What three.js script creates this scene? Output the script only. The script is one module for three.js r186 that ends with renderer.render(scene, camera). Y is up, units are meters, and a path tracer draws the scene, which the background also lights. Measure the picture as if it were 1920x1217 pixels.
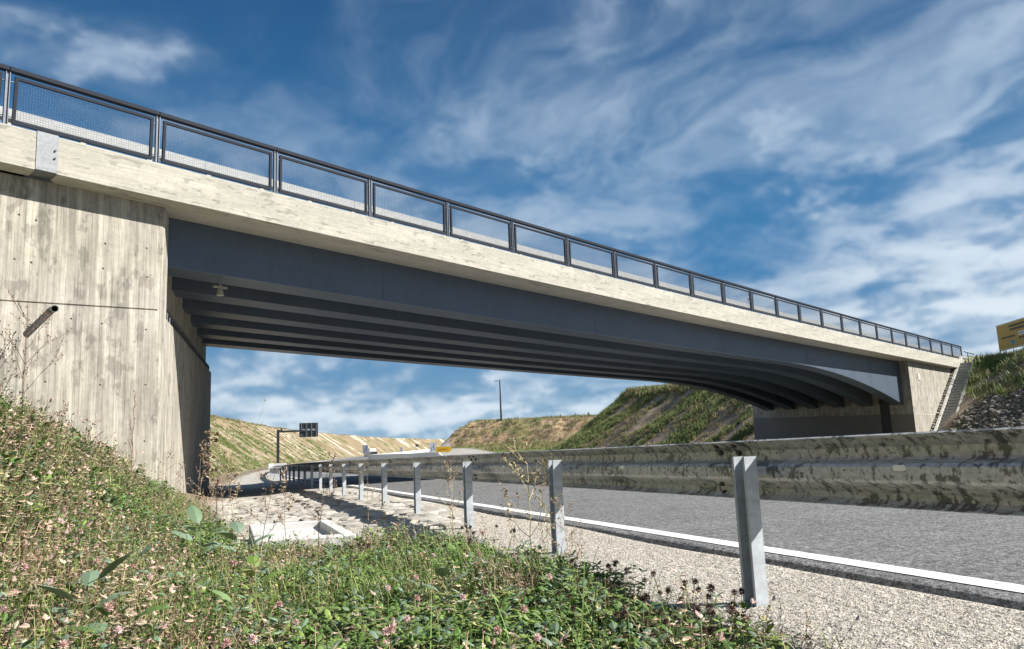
import * as THREE from 'three';
import { mergeGeometries, toCreasedNormals } from 'three/addons/utils/BufferGeometryUtils.js';
import { RoundedBoxGeometry } from 'three/addons/geometries/RoundedBoxGeometry.js';
import { Brush, Evaluator, SUBTRACTION } from 'three-bvh-csg';

// ------------------------------------------------------------------ camera
const scene = new THREE.Scene();
const EYE = 0.78, FOCAL = 1500, PITCH = Math.atan(243 / 1500), ROLL = 2.4 * Math.PI / 180;
const camera = new THREE.PerspectiveCamera(2 * Math.atan(608.5 / FOCAL) * 180 / Math.PI, 1024 / 649, 0.05, 6000);
camera.position.set(0, EYE, 0);
camera.rotation.set(PITCH, 0, 0);
camera.rotateZ(-ROLL);
camera.updateMatrixWorld();

// ------------------------------------------------------------------ renderer, sun
const renderer = new THREE.WebGLRenderer({ antialias: true });
renderer.toneMapping = THREE.LinearToneMapping;
renderer.toneMappingExposure = 1.82;
renderer.shadowMap.enabled = true;
const SUN_AZ = 99 * Math.PI / 180, SUN_EL = 38.5 * Math.PI / 180;
const sunDir = new THREE.Vector3(Math.sin(SUN_AZ) * Math.cos(SUN_EL), Math.sin(SUN_EL), -Math.cos(SUN_AZ) * Math.cos(SUN_EL));
const sun = new THREE.DirectionalLight(new THREE.Color(1, 0.95, 0.88), 5.0);
sun.position.copy(sunDir).multiplyScalar(120);
sun.castShadow = true;
sun.shadow.mapSize.set(4096, 4096);
Object.assign(sun.shadow.camera, { left: -90, right: 90, top: 90, bottom: -90, near: 1, far: 320 });
sun.name = 'sun';
scene.add(sun, sun.target);

// ------------------------------------------------------------------ random and noise
let seed = 20240917;
const rnd = () => { seed = (seed + 0x6D2B79F5) | 0; let t = Math.imul(seed ^ (seed >>> 15), 1 | seed); t = (t + Math.imul(t ^ (t >>> 7), 61 | t)) ^ t; return ((t ^ (t >>> 14)) >>> 0) / 4294967296; };
const rr = (a, b) => a + (b - a) * rnd();
const pick = (a) => a[Math.floor(rnd() * a.length)];
const clamp = (x, a = 0, b = 1) => Math.min(b, Math.max(a, x));
const S = (a, b, x) => { const t = clamp((x - a) / (b - a)); return t * t * (3 - 2 * t); };
const mix = (a, b, t) => a + (b - a) * t;
const mix3 = (a, b, t) => [mix(a[0], b[0], t), mix(a[1], b[1], t), mix(a[2], b[2], t)];
const hash = (x, y) => { let h = Math.imul(x | 0, 374761393) + Math.imul(y | 0, 668265263); h = Math.imul(h ^ (h >>> 13), 1274126177); return ((h ^ (h >>> 16)) >>> 0) / 4294967296; };
function vn(x, y, wx = 0, wy = 0) {              // value noise, optionally tiling every wx, wy cells
  const x0 = Math.floor(x), y0 = Math.floor(y); let fx = x - x0, fy = y - y0;
  fx = fx * fx * (3 - 2 * fx); fy = fy * fy * (3 - 2 * fy);
  const w = (v, n) => n ? ((v % n) + n) % n : v;
  const ax = w(x0, wx), bx = w(x0 + 1, wx), ay = w(y0, wy), by = w(y0 + 1, wy);
  return mix(mix(hash(ax, ay), hash(bx, ay), fx), mix(hash(ax, by), hash(bx, by), fx), fy);
}
function fbm(x, y, o = 4, wx = 0, wy = 0, g = 0.5) { let a = 0.5, s = 0, n = 0; for (let i = 0; i < o; i++) { s += a * vn(x + i * 17 * (wx ? 0 : 1), y + i * 31 * (wy ? 0 : 1), wx, wy); n += a; a *= g; x *= 2; y *= 2; wx *= 2; wy *= 2; } return s / n; }

// ------------------------------------------------------------------ sky: blue air with torn cirrus
const SKYK = 0.62, SKY_W = 2048, SKY_H = 1024;
{
  const data = new Float32Array(SKY_W * SKY_H * 4);
  const top = [0.018, 0.082, 0.215], mid = [0.045, 0.19, 0.40], low = [0.25, 0.42, 0.56];
  const blobs = [                                  // azimuth, elevation, half width, half height, tilt, amount (degrees)
    [-27.6, 26.0, 2.3, 1.3, 0.15, 1.25], [-33, 26.5, 1.6, 1.2, 0, 0.25], [8.8, 30.2, 3.6, 2.0, 0.3, 0.45], [16, 27, 3.5, 1.4, 0.7, 0.2],
    [36, 19.2, 6.5, 2.2, -0.1, 0.62], [35, 24.4, 5, 1.2, 0.3, 0.5], [33, 11.8, 9, 2.6, 0.28, 0.62], [30, 6.5, 12, 2.4, 0.0, 0.5],
    [21.5, 19.2, 2.6, 1.1, -0.9, 0.32], [23, 16.8, 2.6, 0.55, 0.5, 0.42], [19.6, 16.4, 1.8, 0.45, -0.5, 0.32], [19, 21.4, 3.0, 0.6, -0.12, 0.35],
    [4, 24, 9, 3.2, 0.5, 0.26], [-6, 17, 8, 1.2, -0.4, 0.24], [9, 13, 7, 1.6, -0.5, 0.34], [0, 11, 8, 1.4, -0.4, 0.3], [13, 9, 6, 1.2, -0.35, 0.4],
    [-18, 20, 8, 1.3, -0.3, 0.18], [-13, 3.4, 12, 1.3, 0.03, 0.8], [-5, 2.6, 14, 1.3, -0.02, 0.8], [-14, 6.6, 4, 0.5, 0.1, 0.3], [-19, 5.8, 3, 0.8, 0.1, 0.3],
  ];
  for (let j = 0; j < SKY_H; j++) for (let i = 0; i < SKY_W; i++) {
    const phi = ((i + 0.5) / SKY_W - 0.5) * 2 * Math.PI, el = ((j + 0.5) / SKY_H - 0.5) * Math.PI;
    const dx = Math.cos(el) * Math.cos(phi), dz = Math.cos(el) * Math.sin(phi), dy = Math.sin(el);
    const az = Math.atan2(dx, -dz) * 180 / Math.PI, eld = el * 180 / Math.PI;
    const e = Math.max(0, dy);
    let c = e < 0.2 ? mix3(low, mid, Math.pow(e / 0.2, 0.7)) : mix3(mid, top, S(0.2, 0.6, e));
    if (eld > -3) {
      const q = 1 / (e + 0.16), X = dx * q, Z = dz * q;
      const w1 = fbm(X * 1.1 + 5, Z * 1.1 + 9, 5, 0, 0, 0.55) - 0.5, w2 = fbm(X * 1.1 + 41, Z * 1.1 + 3, 5, 0, 0, 0.55) - 0.5;
      const u = X + w1 * 0.75, v = Z + w2 * 0.75;
      const broad = fbm(u * 0.75 + 3.4, v * 0.75 + 7, 5, 0, 0, 0.55);
      const ra = 0.9, uu = u * Math.cos(ra) + v * Math.sin(ra), vv = -u * Math.sin(ra) + v * Math.cos(ra);
      const streak = fbm(uu * 1.6, vv * 4.2, 6, 0, 0, 0.62), fine = fbm(u * 4 + 11, v * 4, 6, 0, 0, 0.66);
      const cov = S(0.26, 0.72, broad) * 0.95 + 0.13;
      let puff = 0;
      const waz = az + (fbm(az * 0.3 + 50, eld * 0.5 + 20, 5, 0, 0, 0.62) - 0.5) * 9, wel = eld + (fbm(az * 0.3 + 9, eld * 0.5 + 80, 5, 0, 0, 0.62) - 0.5) * 6;
      for (const [ba, be, bw, bh, bt, am] of blobs) {
        const a = waz - ba, b = wel - be, ct = Math.cos(bt), st = Math.sin(bt), x = (a * ct + b * st) / bw, y = (-a * st + b * ct) / bh, r2 = x * x + y * y;
        if (r2 < 9) puff += am * Math.exp(-r2 * 0.9);
      }
      let d = cov * mix(0.15, 1.45, S(0.3, 0.7, streak)) * mix(0.25, 1.65, S(0.3, 0.7, fine)) + puff * mix(0.15, 1.7, S(0.34, 0.66, fine)) * mix(0.6, 1.3, S(0.3, 0.7, streak));
      d = clamp(1 - Math.exp(-d * 1.15));
      const cloud = mix3([0.72, 0.80, 0.87], [0.50, 0.61, 0.74], S(0.06, 0.4, e));
      c = mix3(c, cloud, d * mix(0.95, 0.78, S(0.15, 0.45, e)));
    } else c = mix3(c, [0.2, 0.19, 0.16], S(-3, -12, eld) );
    const o = (j * SKY_W + i) * 4;
    data[o] = c[0] * SKYK; data[o + 1] = c[1] * SKYK; data[o + 2] = c[2] * SKYK; data[o + 3] = 1;
  }
  const t = new THREE.DataTexture(data, SKY_W, SKY_H, THREE.RGBAFormat, THREE.FloatType);
  t.mapping = THREE.EquirectangularReflectionMapping; t.magFilter = t.minFilter = THREE.LinearFilter; t.wrapS = THREE.RepeatWrapping; t.needsUpdate = true;
  scene.background = t; scene.environment = t;
}

// ------------------------------------------------------------------ textures and materials
function tex(w, h, fn, srgb = true) {
  const d = new Uint8Array(w * h * 4);
  for (let j = 0; j < h; j++) for (let i = 0; i < w; i++) {
    const c = fn(i / w, j / h), o = (j * w + i) * 4;
    for (let k = 0; k < 3; k++) { let v = clamp(Array.isArray(c) ? c[k] : c); if (srgb) v = v <= 0.0031308 ? v * 12.92 : 1.055 * Math.pow(v, 1 / 2.4) - 0.055; d[o + k] = Math.round(v * 255); }
    d[o + 3] = 255;
  }
  const t = new THREE.DataTexture(d, w, h); t.wrapS = t.wrapT = THREE.RepeatWrapping; t.magFilter = THREE.LinearFilter; t.minFilter = THREE.LinearMipmapLinearFilter; t.generateMipmaps = true;
  if (srgb) t.colorSpace = THREE.SRGBColorSpace; t.needsUpdate = true; return t;
}
const rgb = (r, g, b) => new THREE.Color().setRGB(r, g, b);
const std = (o) => new THREE.MeshStandardMaterial({ roughness: 0.85, metalness: 0, side: THREE.DoubleSide, ...o });

// concrete cast against upright boards; one repeat is 4 m by 4 m
const boardTone = (seedN) => { const t = []; for (let i = 0; i < 40; i++) t.push(hash(i, seedN)); return t; };
const bt1 = boardTone(5), bt2 = boardTone(9);
function boardConcrete(x, y) {
  const b = x * 40, i = Math.floor(b), f = b - i;
  const row = Math.floor(y * 2 + bt2[i % 40] * 2);
  const tone = mix(0.86, 1.05, hash(i % 40, (row % 2) + 77));
  const grain = fbm(x * 160, y * 10, 4, 160, 10, 0.6), blot = fbm(x * 12, y * 9, 5, 12, 9, 0.6), drip = fbm(x * 64, y * 3, 4, 64, 3);
  const edge = (f < 0.07 || f > 0.95) ? 0.93 : 1;
  const sp = fbm(x * 70, y * 50, 4, 70, 50, 0.65), stain = S(0.56, 0.68, fbm(x * 22, y * 12, 5, 22, 12, 0.62)) * 0.2;
  const k = tone * mix(0.74, 1.2, grain) * mix(0.76, 1.16, blot) * mix(0.72, 1.2, S(0.15, 0.85, drip)) * mix(0.82, 1.16, sp) * (1 - stain * 1.5) * edge;
  const warm = fbm(x * 5 + 3, y * 5, 4, 5, 5);
  const h = hash(Math.floor(x * 400), Math.floor(y * 300)); const pore = h > 0.9985 ? 0.55 : 1;
  return [0.405 * k * pore, mix(0.374, 0.386, warm) * k * pore, mix(0.305, 0.335, 1 - warm) * k * pore];
}
const tConcrete = tex(1024, 1024, boardConcrete);
const tConcreteBump = tex(1024, 1024, (x, y) => { const b = x * 40, i = Math.floor(b), f = b - i; return clamp(0.45 + 0.25 * hash(i % 40, 31) + (f < 0.06 ? -0.3 : 0) + 0.3 * (fbm(x * 160, y * 12, 4, 160, 12, 0.6) - 0.5)); }, false);
// smoother cap concrete: boards run lengthwise; one repeat 6 m by 2 m
const tCap = tex(1024, 512, (x, y) => {
  const b = y * 14, i = Math.floor(b), f = b - i;
  const tone = mix(0.96, 1.03, hash(i, Math.floor(x * 2 + hash(i, 4) * 2) % 2 + 3)), pit = fbm(x * 110, y * 50, 3, 110, 50, 0.7);
  const g = fbm(x * 8, y * 80, 5, 8, 80, 0.62), bl = fbm(x * 14, y * 7, 5, 14, 7, 0.6), sc = fbm(x * 26, y * 30, 4, 26, 30, 0.6);
  let k = tone * mix(0.80, 1.16, g) * mix(0.84, 1.13, bl) * mix(0.86, 1.12, pit) * (f < 0.06 ? 0.95 : 1);
  k *= 1 - 0.3 * S(0.63, 0.7, sc);
  return [0.415 * k, 0.397 * k, 0.340 * k];
});
const tCapBump = tex(512, 512, (x, y) => clamp(0.5 + 0.8 * (fbm(x * 16, y * 60, 5, 16, 60, 0.6) - 0.5)), false);
const tSpeck = tex(512, 512, (x, y) => { const n = fbm(x * 90, y * 90, 3, 90, 90, 0.7), m = fbm(x * 8, y * 8, 4, 8, 8); const k = mix(0.82, 1.18, n) * mix(0.9, 1.1, m); return [k * 0.76, k * 0.76, k * 0.76]; });
const tSpeckBump = tex(512, 512, (x, y) => fbm(x * 90, y * 90, 3, 90, 90, 0.7), false);
const tSteel = tex(512, 512, (x, y) => { const m = fbm(x * 6, y * 3, 5, 6, 3), g = fbm(x * 120, y * 120, 2, 120, 120), st = fbm(x * 40, y * 2, 4, 40, 2); const k = mix(0.85, 1.15, m) * mix(0.88, 1.12, g) * mix(0.9, 1.1, st); return [0.074 * k, 0.098 * k, 0.134 * k]; });
// old galvanised beam: pale bloom torn away in patches; one repeat is 3 m by 0.6 m
const galv = (x, y) => {
  const a = fbm(x * 96, y * 22, 5, 96, 22, 0.68), b = fbm(x * 16, y * 5, 3, 16, 5), st = fbm(x * 200, y * 10, 4, 200, 10, 0.6);
  const p = S(0.37, 0.49, a * 0.6 + b * 0.3 + (st - 0.5) * 0.34 + 0.04);
  const n = fbm(x * 150, y * 40, 3, 150, 40);
  return mix3([0.16, 0.163, 0.162], [0.60, 0.61, 0.605], p * mix(0.75, 1, n)).map((v) => v * mix(0.8, 1.15, n));
};
const tGalv = tex(1024, 512, galv);
const tGalvRough = tex(512, 256, (x, y) => { const a = galv(x, y)[1]; return [0, clamp(0.34 + a * 0.55), 0]; }, false);
const tSpangle = tex(512, 512, (x, y) => { const a = fbm(x * 30, y * 30, 3, 30, 30, 0.7), b = fbm(x * 5, y * 14, 4, 5, 14); const k = mix(0.8, 1.2, a) * mix(0.85, 1.15, b); return [0.68 * k, 0.71 * k, 0.73 * k]; });
const tAsphalt = tex(1024, 1024, (x, y) => {
  const n = fbm(x * 130, y * 130, 3, 130, 130, 0.75), m = fbm(x * 46, y * 46, 3, 46, 46), l = fbm(x * 4, y * 4, 4, 4, 4);
  const h = hash(Math.floor(x * 512), Math.floor(y * 512)); const k = mix(0.45, 1.6, S(0.2, 0.8, n)) * mix(0.75, 1.25, m) * mix(0.88, 1.12, l) * (h > 0.93 ? 1.6 : 1) * (h < 0.06 ? 0.5 : 1);
  return [0.17 * k, 0.17 * k, 0.168 * k];
});
const tAsphaltBump = tex(1024, 1024, (x, y) => clamp(fbm(x * 190, y * 190, 2, 190, 190, 0.7) * 0.7 + 0.3 * hash(Math.floor(x * 512), Math.floor(y * 512))), false);
const tPaint = tex(512, 128, (x, y) => { const n = fbm(x * 60, y * 60, 4, 60, 60, 0.65), m = fbm(x * 7, y * 3, 3, 7, 3); const k = mix(0.86, 1.05, m); const chip = n > 0.69 ? 0.55 : 1; return [0.74 * k * chip, 0.73 * k * chip, 0.70 * k * chip]; });
const tEarth = tex(1024, 1024, (x, y) => { const n = fbm(x * 120, y * 120, 3, 120, 120, 0.7), m = fbm(x * 22, y * 22, 4, 22, 22, 0.6); const k = mix(0.6, 1.4, n) * mix(0.75, 1.25, m); return [0.62 * k, 0.62 * k, 0.62 * k]; });
const tEarthBump = tex(512, 512, (x, y) => fbm(x * 60, y * 60, 5, 60, 60, 0.65), false);

const M = {
  wall: std({ map: tConcrete, bumpMap: tConcreteBump, bumpScale: 0.012, roughness: 0.92 }),
  cap: std({ map: tCap, bumpMap: tCapBump, bumpScale: 0.006, roughness: 0.9 }),
  soffit: std({ map: tSpeck, color: rgb(0.60, 0.575, 0.505), roughness: 0.92 }),
  baseBand: std({ map: tSpeck, color: rgb(0.255, 0.235, 0.215), bumpMap: tSpeckBump, bumpScale: 0.003, roughness: 0.85 }),   // darker grey-brown lower band with a sharp upper edge on the far abutment
  girder: std({ map: tSteel, roughness: 0.42, metalness: 0.0 }),
  ductPaint: std({ color: rgb(0.035, 0.035, 0.037), roughness: 0.7 }),
  railDark: new THREE.MeshPhysicalMaterial({ color: rgb(0.016, 0.021, 0.032), roughness: 0.7, specularIntensity: 0.35, side: THREE.DoubleSide }),
  railGrey: std({ map: tSpangle, color: rgb(0.24, 0.26, 0.30), roughness: 0.6, metalness: 0.1 }),
  wire: std({ color: rgb(0.34, 0.37, 0.42), roughness: 0.5, metalness: 0.2 }),
  plate: std({ map: tSpangle, color: rgb(0.29, 0.30, 0.31), roughness: 0.55, metalness: 0.3 }),
  bridgeRail: std({ map: tSpangle, color: rgb(0.44, 0.44, 0.43), roughness: 0.6, metalness: 0.1 }),
  beam: std({ map: tGalv, roughnessMap: tGalvRough, roughness: 1, metalness: 0.45 }),
  post: std({ map: tSpangle, color: rgb(0.66, 0.68, 0.70), roughness: 0.7, metalness: 0.0 }),
  bolt: std({ color: rgb(0.06, 0.06, 0.06), roughness: 0.6, metalness: 0.5 }),
  reflector: std({ color: rgb(0.82, 0.82, 0.78), roughness: 0.4 }),
  asphalt: std({ map: tAsphalt, bumpMap: tAsphaltBump, bumpScale: 0.006, roughness: 0.95 }),
  paint: std({ map: tPaint, bumpMap: tAsphaltBump, bumpScale: 0.003, roughness: 0.8 }),
  ground: std({ map: tEarth, bumpMap: tEarthBump, bumpScale: 0.05, vertexColors: true, roughness: 1 }),
  box: std({ map: tSpeck, color: rgb(0.74, 0.725, 0.69), bumpMap: tSpeckBump, bumpScale: 0.004, roughness: 0.92 }),
  step: std({ map: tSpeck, color: rgb(0.44, 0.43, 0.40), roughness: 0.92 }),
  kerb: std({ map: tSpeck, color: rgb(0.72, 0.70, 0.64), roughness: 0.92 }),
  yellow: std({ color: rgb(0.62, 0.40, 0.03), roughness: 0.5 }),
  white: std({ color: rgb(0.75, 0.75, 0.73), roughness: 0.5 }),
  grey: std({ color: rgb(0.30, 0.31, 0.33), roughness: 0.5, metalness: 0.2 }),
  darkGrey: std({ color: rgb(0.03, 0.034, 0.04), roughness: 0.5, metalness: 0.2 }),
  glass: new THREE.MeshStandardMaterial({ color: rgb(0.02, 0.025, 0.03), roughness: 0.1 }),
  tyre: std({ color: rgb(0.02, 0.02, 0.02), roughness: 0.9 }),
};

// ------------------------------------------------------------------ helpers
const taken = {};
const numbered = (n) => { if (!(n in taken)) { taken[n] = 0; return n; } return n + '_' + String(++taken[n]).padStart(3, '0'); };
function mesh(name, geo, mat, parent) { const m = new THREE.Mesh(geo, mat); m.name = parent ? name : numbered(name); m.castShadow = m.receiveShadow = true; (parent || scene).add(m); return m; }
function thing(name, label, category, group, pos = [0, 0, 0], turn = 0) { const g = new THREE.Group(); g.name = numbered(name); g.position.set(...pos); g.rotation.y = turn; g.userData = { label, category }; if (group) g.userData.group = group; scene.add(g); return g; }
function tag(m, label, category, group, kind) { m.userData = { label, category }; if (group) m.userData.group = group; if (kind) m.userData.kind = kind; return m; }
const struct = (m, label, category) => tag(m, label, category, null, 'structure');
const box = (w, h, d, x = 0, y = 0, z = 0) => new THREE.BoxGeometry(w, h, d).translate(x, y, z);
function metreUV(g, su = 1, sv = su) {            // uv in metres over su, sv by the way each face points
  if (g.index) g = g.toNonIndexed(); g.deleteAttribute('uv'); g.computeVertexNormals();
  const p = g.attributes.position, uv = new Float32Array(p.count * 2), a = new THREE.Vector3(), b = new THREE.Vector3(), c = new THREE.Vector3();
  for (let i = 0; i < p.count; i += 3) {
    a.fromBufferAttribute(p, i); b.fromBufferAttribute(p, i + 1).sub(a); c.fromBufferAttribute(p, i + 2).sub(a); b.cross(c);
    const ax = Math.abs(b.x), ay = Math.abs(b.y), az = Math.abs(b.z);
    for (let k = 0; k < 3; k++) { const x = p.getX(i + k), y = p.getY(i + k), z = p.getZ(i + k); const [u, v] = ay > ax && ay > az ? [x, z] : az >= ax ? [x, y] : [z, y]; uv[(i + k) * 2] = u / su; uv[(i + k) * 2 + 1] = v / sv; }
  }
  g.setAttribute('uv', new THREE.BufferAttribute(uv, 2)); return g;
}
function quads(list) {                            // list of [a,b,c,d] corner points -> non-indexed geometry
  const pos = []; for (const [a, b, c, d] of list) pos.push(...a, ...b, ...c, ...a, ...c, ...d);
  const g = new THREE.BufferGeometry(); g.setAttribute('position', new THREE.Float32BufferAttribute(pos, 3)); g.computeVertexNormals(); return g;
}
function sweep(section, stations, map, cap = true) {  // section: closed [[a,b]...]; map(station, a, b) -> [x,y,z]
  const q = [], n = section.length, pt = (s, i) => map(s, section[i % n][0], section[i % n][1]);
  for (let k = 0; k + 1 < stations.length; k++) for (let i = 0; i < n; i++) q.push([pt(stations[k], i), pt(stations[k + 1], i), pt(stations[k + 1], i + 1), pt(stations[k], i + 1)]);
  const g = quads(q);
  if (!cap) return g;
  const tris = THREE.ShapeUtils.triangulateShape(section.map(([a, b]) => new THREE.Vector2(a, b)), []); const pos = [];
  for (const s of [stations[0], stations[stations.length - 1]]) for (const t of tris) for (const i of t) pos.push(...pt(s, i));
  const e = new THREE.BufferGeometry(); e.setAttribute('position', new THREE.Float32BufferAttribute(pos, 3)); e.computeVertexNormals();
  return mergeGeometries([g, e]);
}
const range = (a, b, step) => { const n = Math.max(1, Math.round((b - a) / step)); return Array.from({ length: n + 1 }, (_, i) => a + (b - a) * i / n); };
function tube(pts, r0, r1, sides = 5) {           // tapered tube through points
  const n = pts.length, q = [], ring = [];
  for (let i = 0; i < n; i++) {
    const a = pts[Math.max(0, i - 1)], b = pts[Math.min(n - 1, i + 1)], d = new THREE.Vector3().subVectors(b, a).normalize();
    const u = new THREE.Vector3().crossVectors(d, Math.abs(d.y) < 0.9 ? new THREE.Vector3(0, 1, 0) : new THREE.Vector3(1, 0, 0)).normalize(), v = new THREE.Vector3().crossVectors(d, u), r = mix(r0, r1, i / (n - 1));
    ring.push(Array.from({ length: sides }, (_, k) => { const t = k / sides * 6.2832; return new THREE.Vector3().copy(pts[i]).addScaledVector(u, Math.cos(t) * r).addScaledVector(v, Math.sin(t) * r).toArray(); }));
  }
  for (let i = 0; i + 1 < n; i++) for (let k = 0; k < sides; k++) q.push([ring[i][k], ring[i][(k + 1) % sides], ring[i + 1][(k + 1) % sides], ring[i + 1][k]]);
  return quads(q);
}
const V = (x, y, z) => new THREE.Vector3(x, y, z);
function paintGeo(g, c) { const n = g.attributes.position.count, a = new Float32Array(n * 3); for (let i = 0; i < n; i++) { a[i * 3] = c[0]; a[i * 3 + 1] = c[1]; a[i * 3 + 2] = c[2]; } g.setAttribute('color', new THREE.BufferAttribute(a, 3)); return g; }
const bare = (g) => { if (g.index) g = g.toNonIndexed(); g.deleteAttribute('uv'); g.computeVertexNormals(); return g; };

// ------------------------------------------------------------------ road coordinates: t along the guard rail, p to its right
const P0 = [1.152, -4.125], RD = [-0.3351, -0.9422], RN = [0.9422, -0.3351], T1 = 30, RAD = 900;
const CX = P0[0] + RD[0] * T1 + RN[0] * RAD, CZ = P0[1] + RD[1] * T1 + RN[1] * RAD;
function W(t, p, y = 0) {
  if (t <= T1) return [P0[0] + RD[0] * t + RN[0] * p, y, P0[1] + RD[1] * t + RN[1] * p];
  const f = (t - T1) / RAD, c = -(RAD - p) * Math.cos(f), s = (RAD - p) * Math.sin(f);
  return [CX + RN[0] * c + RD[0] * s, y, CZ + RN[1] * c + RD[1] * s];
}
function RC(x, z) {
  const t = (x - P0[0]) * RD[0] + (z - P0[1]) * RD[1];
  if (t <= T1) return [t, (x - P0[0]) * RN[0] + (z - P0[1]) * RN[1]];
  const a = (x - CX) * RD[0] + (z - CZ) * RD[1], b = -((x - CX) * RN[0] + (z - CZ) * RN[1]);
  if (b <= 0) return [T1 + RAD * 1.5, RAD];
  return [T1 + RAD * Math.atan2(a, b), RAD - Math.hypot(a, b)];
}
const roadY = (t) => -0.2 * S(15, 70, t) + (t > 70 ? 2.4 * Math.pow((t - 70) / 240, 1.6) : 0);
const heading = (t) => Math.atan2(RD[0], RD[1]) - (t > T1 ? (t - T1) / RAD : 0);   // rotation.y that turns +z along the road
const HA = [-12.9, -204.6], HB = [20.2, -188.9], HL = Math.hypot(HB[0] - HA[0], HB[1] - HA[1]), HE = [(HB[0] - HA[0]) / HL, (HB[1] - HA[1]) / HL];
function H(t, p) {                                // height of the land
  const [x, , z] = W(t, p);
  let y = roadY(t) - 0.10 * S(-0.2, -1.6, p) + (p > 0.88 && p < 33.5 ? -0.14 : 0);
  const wob = (fbm(x * 0.35 + 7, z * 0.35, 3) - 0.5);
  const foot = mix(3.1, 5.2, S(15, 45, t)), sl = mix(0.57, 0.68, S(20, 60, t)), crest = mix(6.2, 12.7, S(45, 120, t));
  let d = -p - foot;
  if (d > -1) { const r = d < 1 ? (d + 1) * (d + 1) / 4 * sl : d * sl; y = Math.min(y + r + wob * 0.5 * S(0, 3, d), crest + (fbm(x * 0.08, z * 0.08, 3) - 0.5) * 0.9 + wob * 0.3); }
  d = p - 40.4;
  if (d > -1 && t < 135) {
    const r = (d < 1 ? (d + 1) * (d + 1) / 4 : d) * 0.64, cr = mix(6.45, 8.9, S(46, 75, t)) + (fbm(x * 0.1 + 30, z * 0.1, 3) - 0.5) * 0.8, end = S(124, 113, t - (p - 40) * 0.35);
    y += Math.min(Math.max(0, r + wob * 0.9 * S(0, 3, d)), Math.max(0.1, cr)) * end;
  }
  if (p > 20 && t > 70) y += 2.2 * S(80, 165, t) * S(22, 34, p);
  if (t > 120 && p > 20) {                        // farther hill across the way
    const ax = x - HA[0], az = z - HA[1], al = ax * HE[0] + az * HE[1];
    const front = (ax * HE[1] - az * HE[0]) + 13 + wob * 3, left = al + 2.5;
    y += clamp(Math.min(front * 0.5, left * 1.9), 0, 6.3 + (fbm(x * 0.12, z * 0.12, 3) - 0.5) * 0.9);
  }
  return y + wob * 0.06 * S(0, 2, Math.abs(p + 1));
}
const ray = (px, py) => { const d = V((px - 960) / FOCAL, -(py - 608.5) / FOCAL, -1).applyQuaternion(camera.quaternion); return d.normalize(); };
function land(px, py, lift = 0, far = 400) {      // where a sight line meets the land
  const d = ray(px, py); let a = 0.5;
  for (let L = 0.5; L < far; L *= 1.004) { const x = d.x * L, z = d.z * L, y = EYE + d.y * L; const [t, p] = RC(x, z); if (y < H(t, p) + lift) return V(x, H(t, p), z); a = L; }
  return null;
}
const onLand = (x, z) => { const [t, p] = RC(x, z); return H(t, p); };

// ------------------------------------------------------------------ land
function landColor(t, p, x, z, y) {
  const n1 = fbm(x * 0.9, z * 0.9, 4), n2 = fbm(x * 0.22 + 9, z * 0.22, 4), n3 = vn(x * 4, z * 4);
  const gravel = mix3([0.38, 0.352, 0.305], [0.455, 0.43, 0.382], n1), soil = mix3([0.15, 0.115, 0.075], [0.24, 0.19, 0.13], n1), green = mix3([0.05, 0.085, 0.016], [0.13, 0.16, 0.035], n3);
  let c = gravel;
  if (p < -2.2 || (t < 5 && p < -0.6)) c = mix3(c, soil, Math.max(S(-2.2, -3.2, p + (n1 - 0.5)), t < 6 ? S(-0.55, -0.95, p + (n1 - 0.5) * 0.6) * S(5.6, 4.2, t) : 0));
  if (p < -5 && t > 22) {                          // left cutting: pale clay, chalk rills running downhill, weeds
    const h = clamp((-p - 5) / 18), rill = S(0.60, 0.70, fbm(t * 1.15, p * 0.05 + 3, 2)) * S(0.28, 0.55, fbm(t * 0.5 + 40, p * 0.35, 3));
    c = mix3([0.19, 0.145, 0.085], [0.30, 0.24, 0.145], fbm(t * 0.25, p * 0.3, 4)); c = mix3(c, [0.20, 0.135, 0.075], S(0.52, 0.7, fbm(t * 0.12 + 50, p * 0.5, 4)) * 0.8);
    c = mix3(c, green, S(0.44, 0.58, fbm(t * 0.3 + 80, p * 0.4, 4) - S(130, 360, t) * 0.14) * S(0.95, 0.5, h) * 0.9);
    c = mix3(c, [0.55, 0.50, 0.40], rill * S(0.95, 0.8, h) * 0.9);
    c = mix3(c, [0.10, 0.085, 0.06], S(0.985, 1.04, h + (n1 - 0.5) * 0.1) * 0.85);
  }
  if (p > 33.5) {
    const h = clamp((p - 40) / 14);
    if (t < 135) {
      const st = fbm(t * 0.22 + p * 0.05, p * 0.06 + 2, 3), st2 = fbm(t * 0.6 + 20, p * 0.16, 4);
      c = mix3([0.20, 0.155, 0.11], [0.30, 0.24, 0.175], n1); c = mix3(c, green, S(0.45, 0.56, st * 0.6 + st2 * 0.4 + S(95, 115, t) * 0.1)); c = mix3(c, mix3([0.30, 0.22, 0.14], [0.16, 0.18, 0.06], n2), S(0.8, 1, h) * 0.7);
    } else { const band = fbm(y * 1.1 + 3, x * 0.03, 3); c = mix3([0.30, 0.20, 0.115], [0.40, 0.29, 0.18], band); c = mix3(c, [0.15, 0.10, 0.06], S(0.56, 0.64, fbm(y * 2.2, x * 0.05 + 7, 3)) * 0.7); c = mix3(c, green, S(0.54, 0.66, n2) * 0.6); if (y < roadY(t) + 2.6) c = mix3(green, [0.30, 0.31, 0.12], n2); }
  }
  return c.map((v) => v / 0.62);                   // the earth map averages 0.62
}
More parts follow.
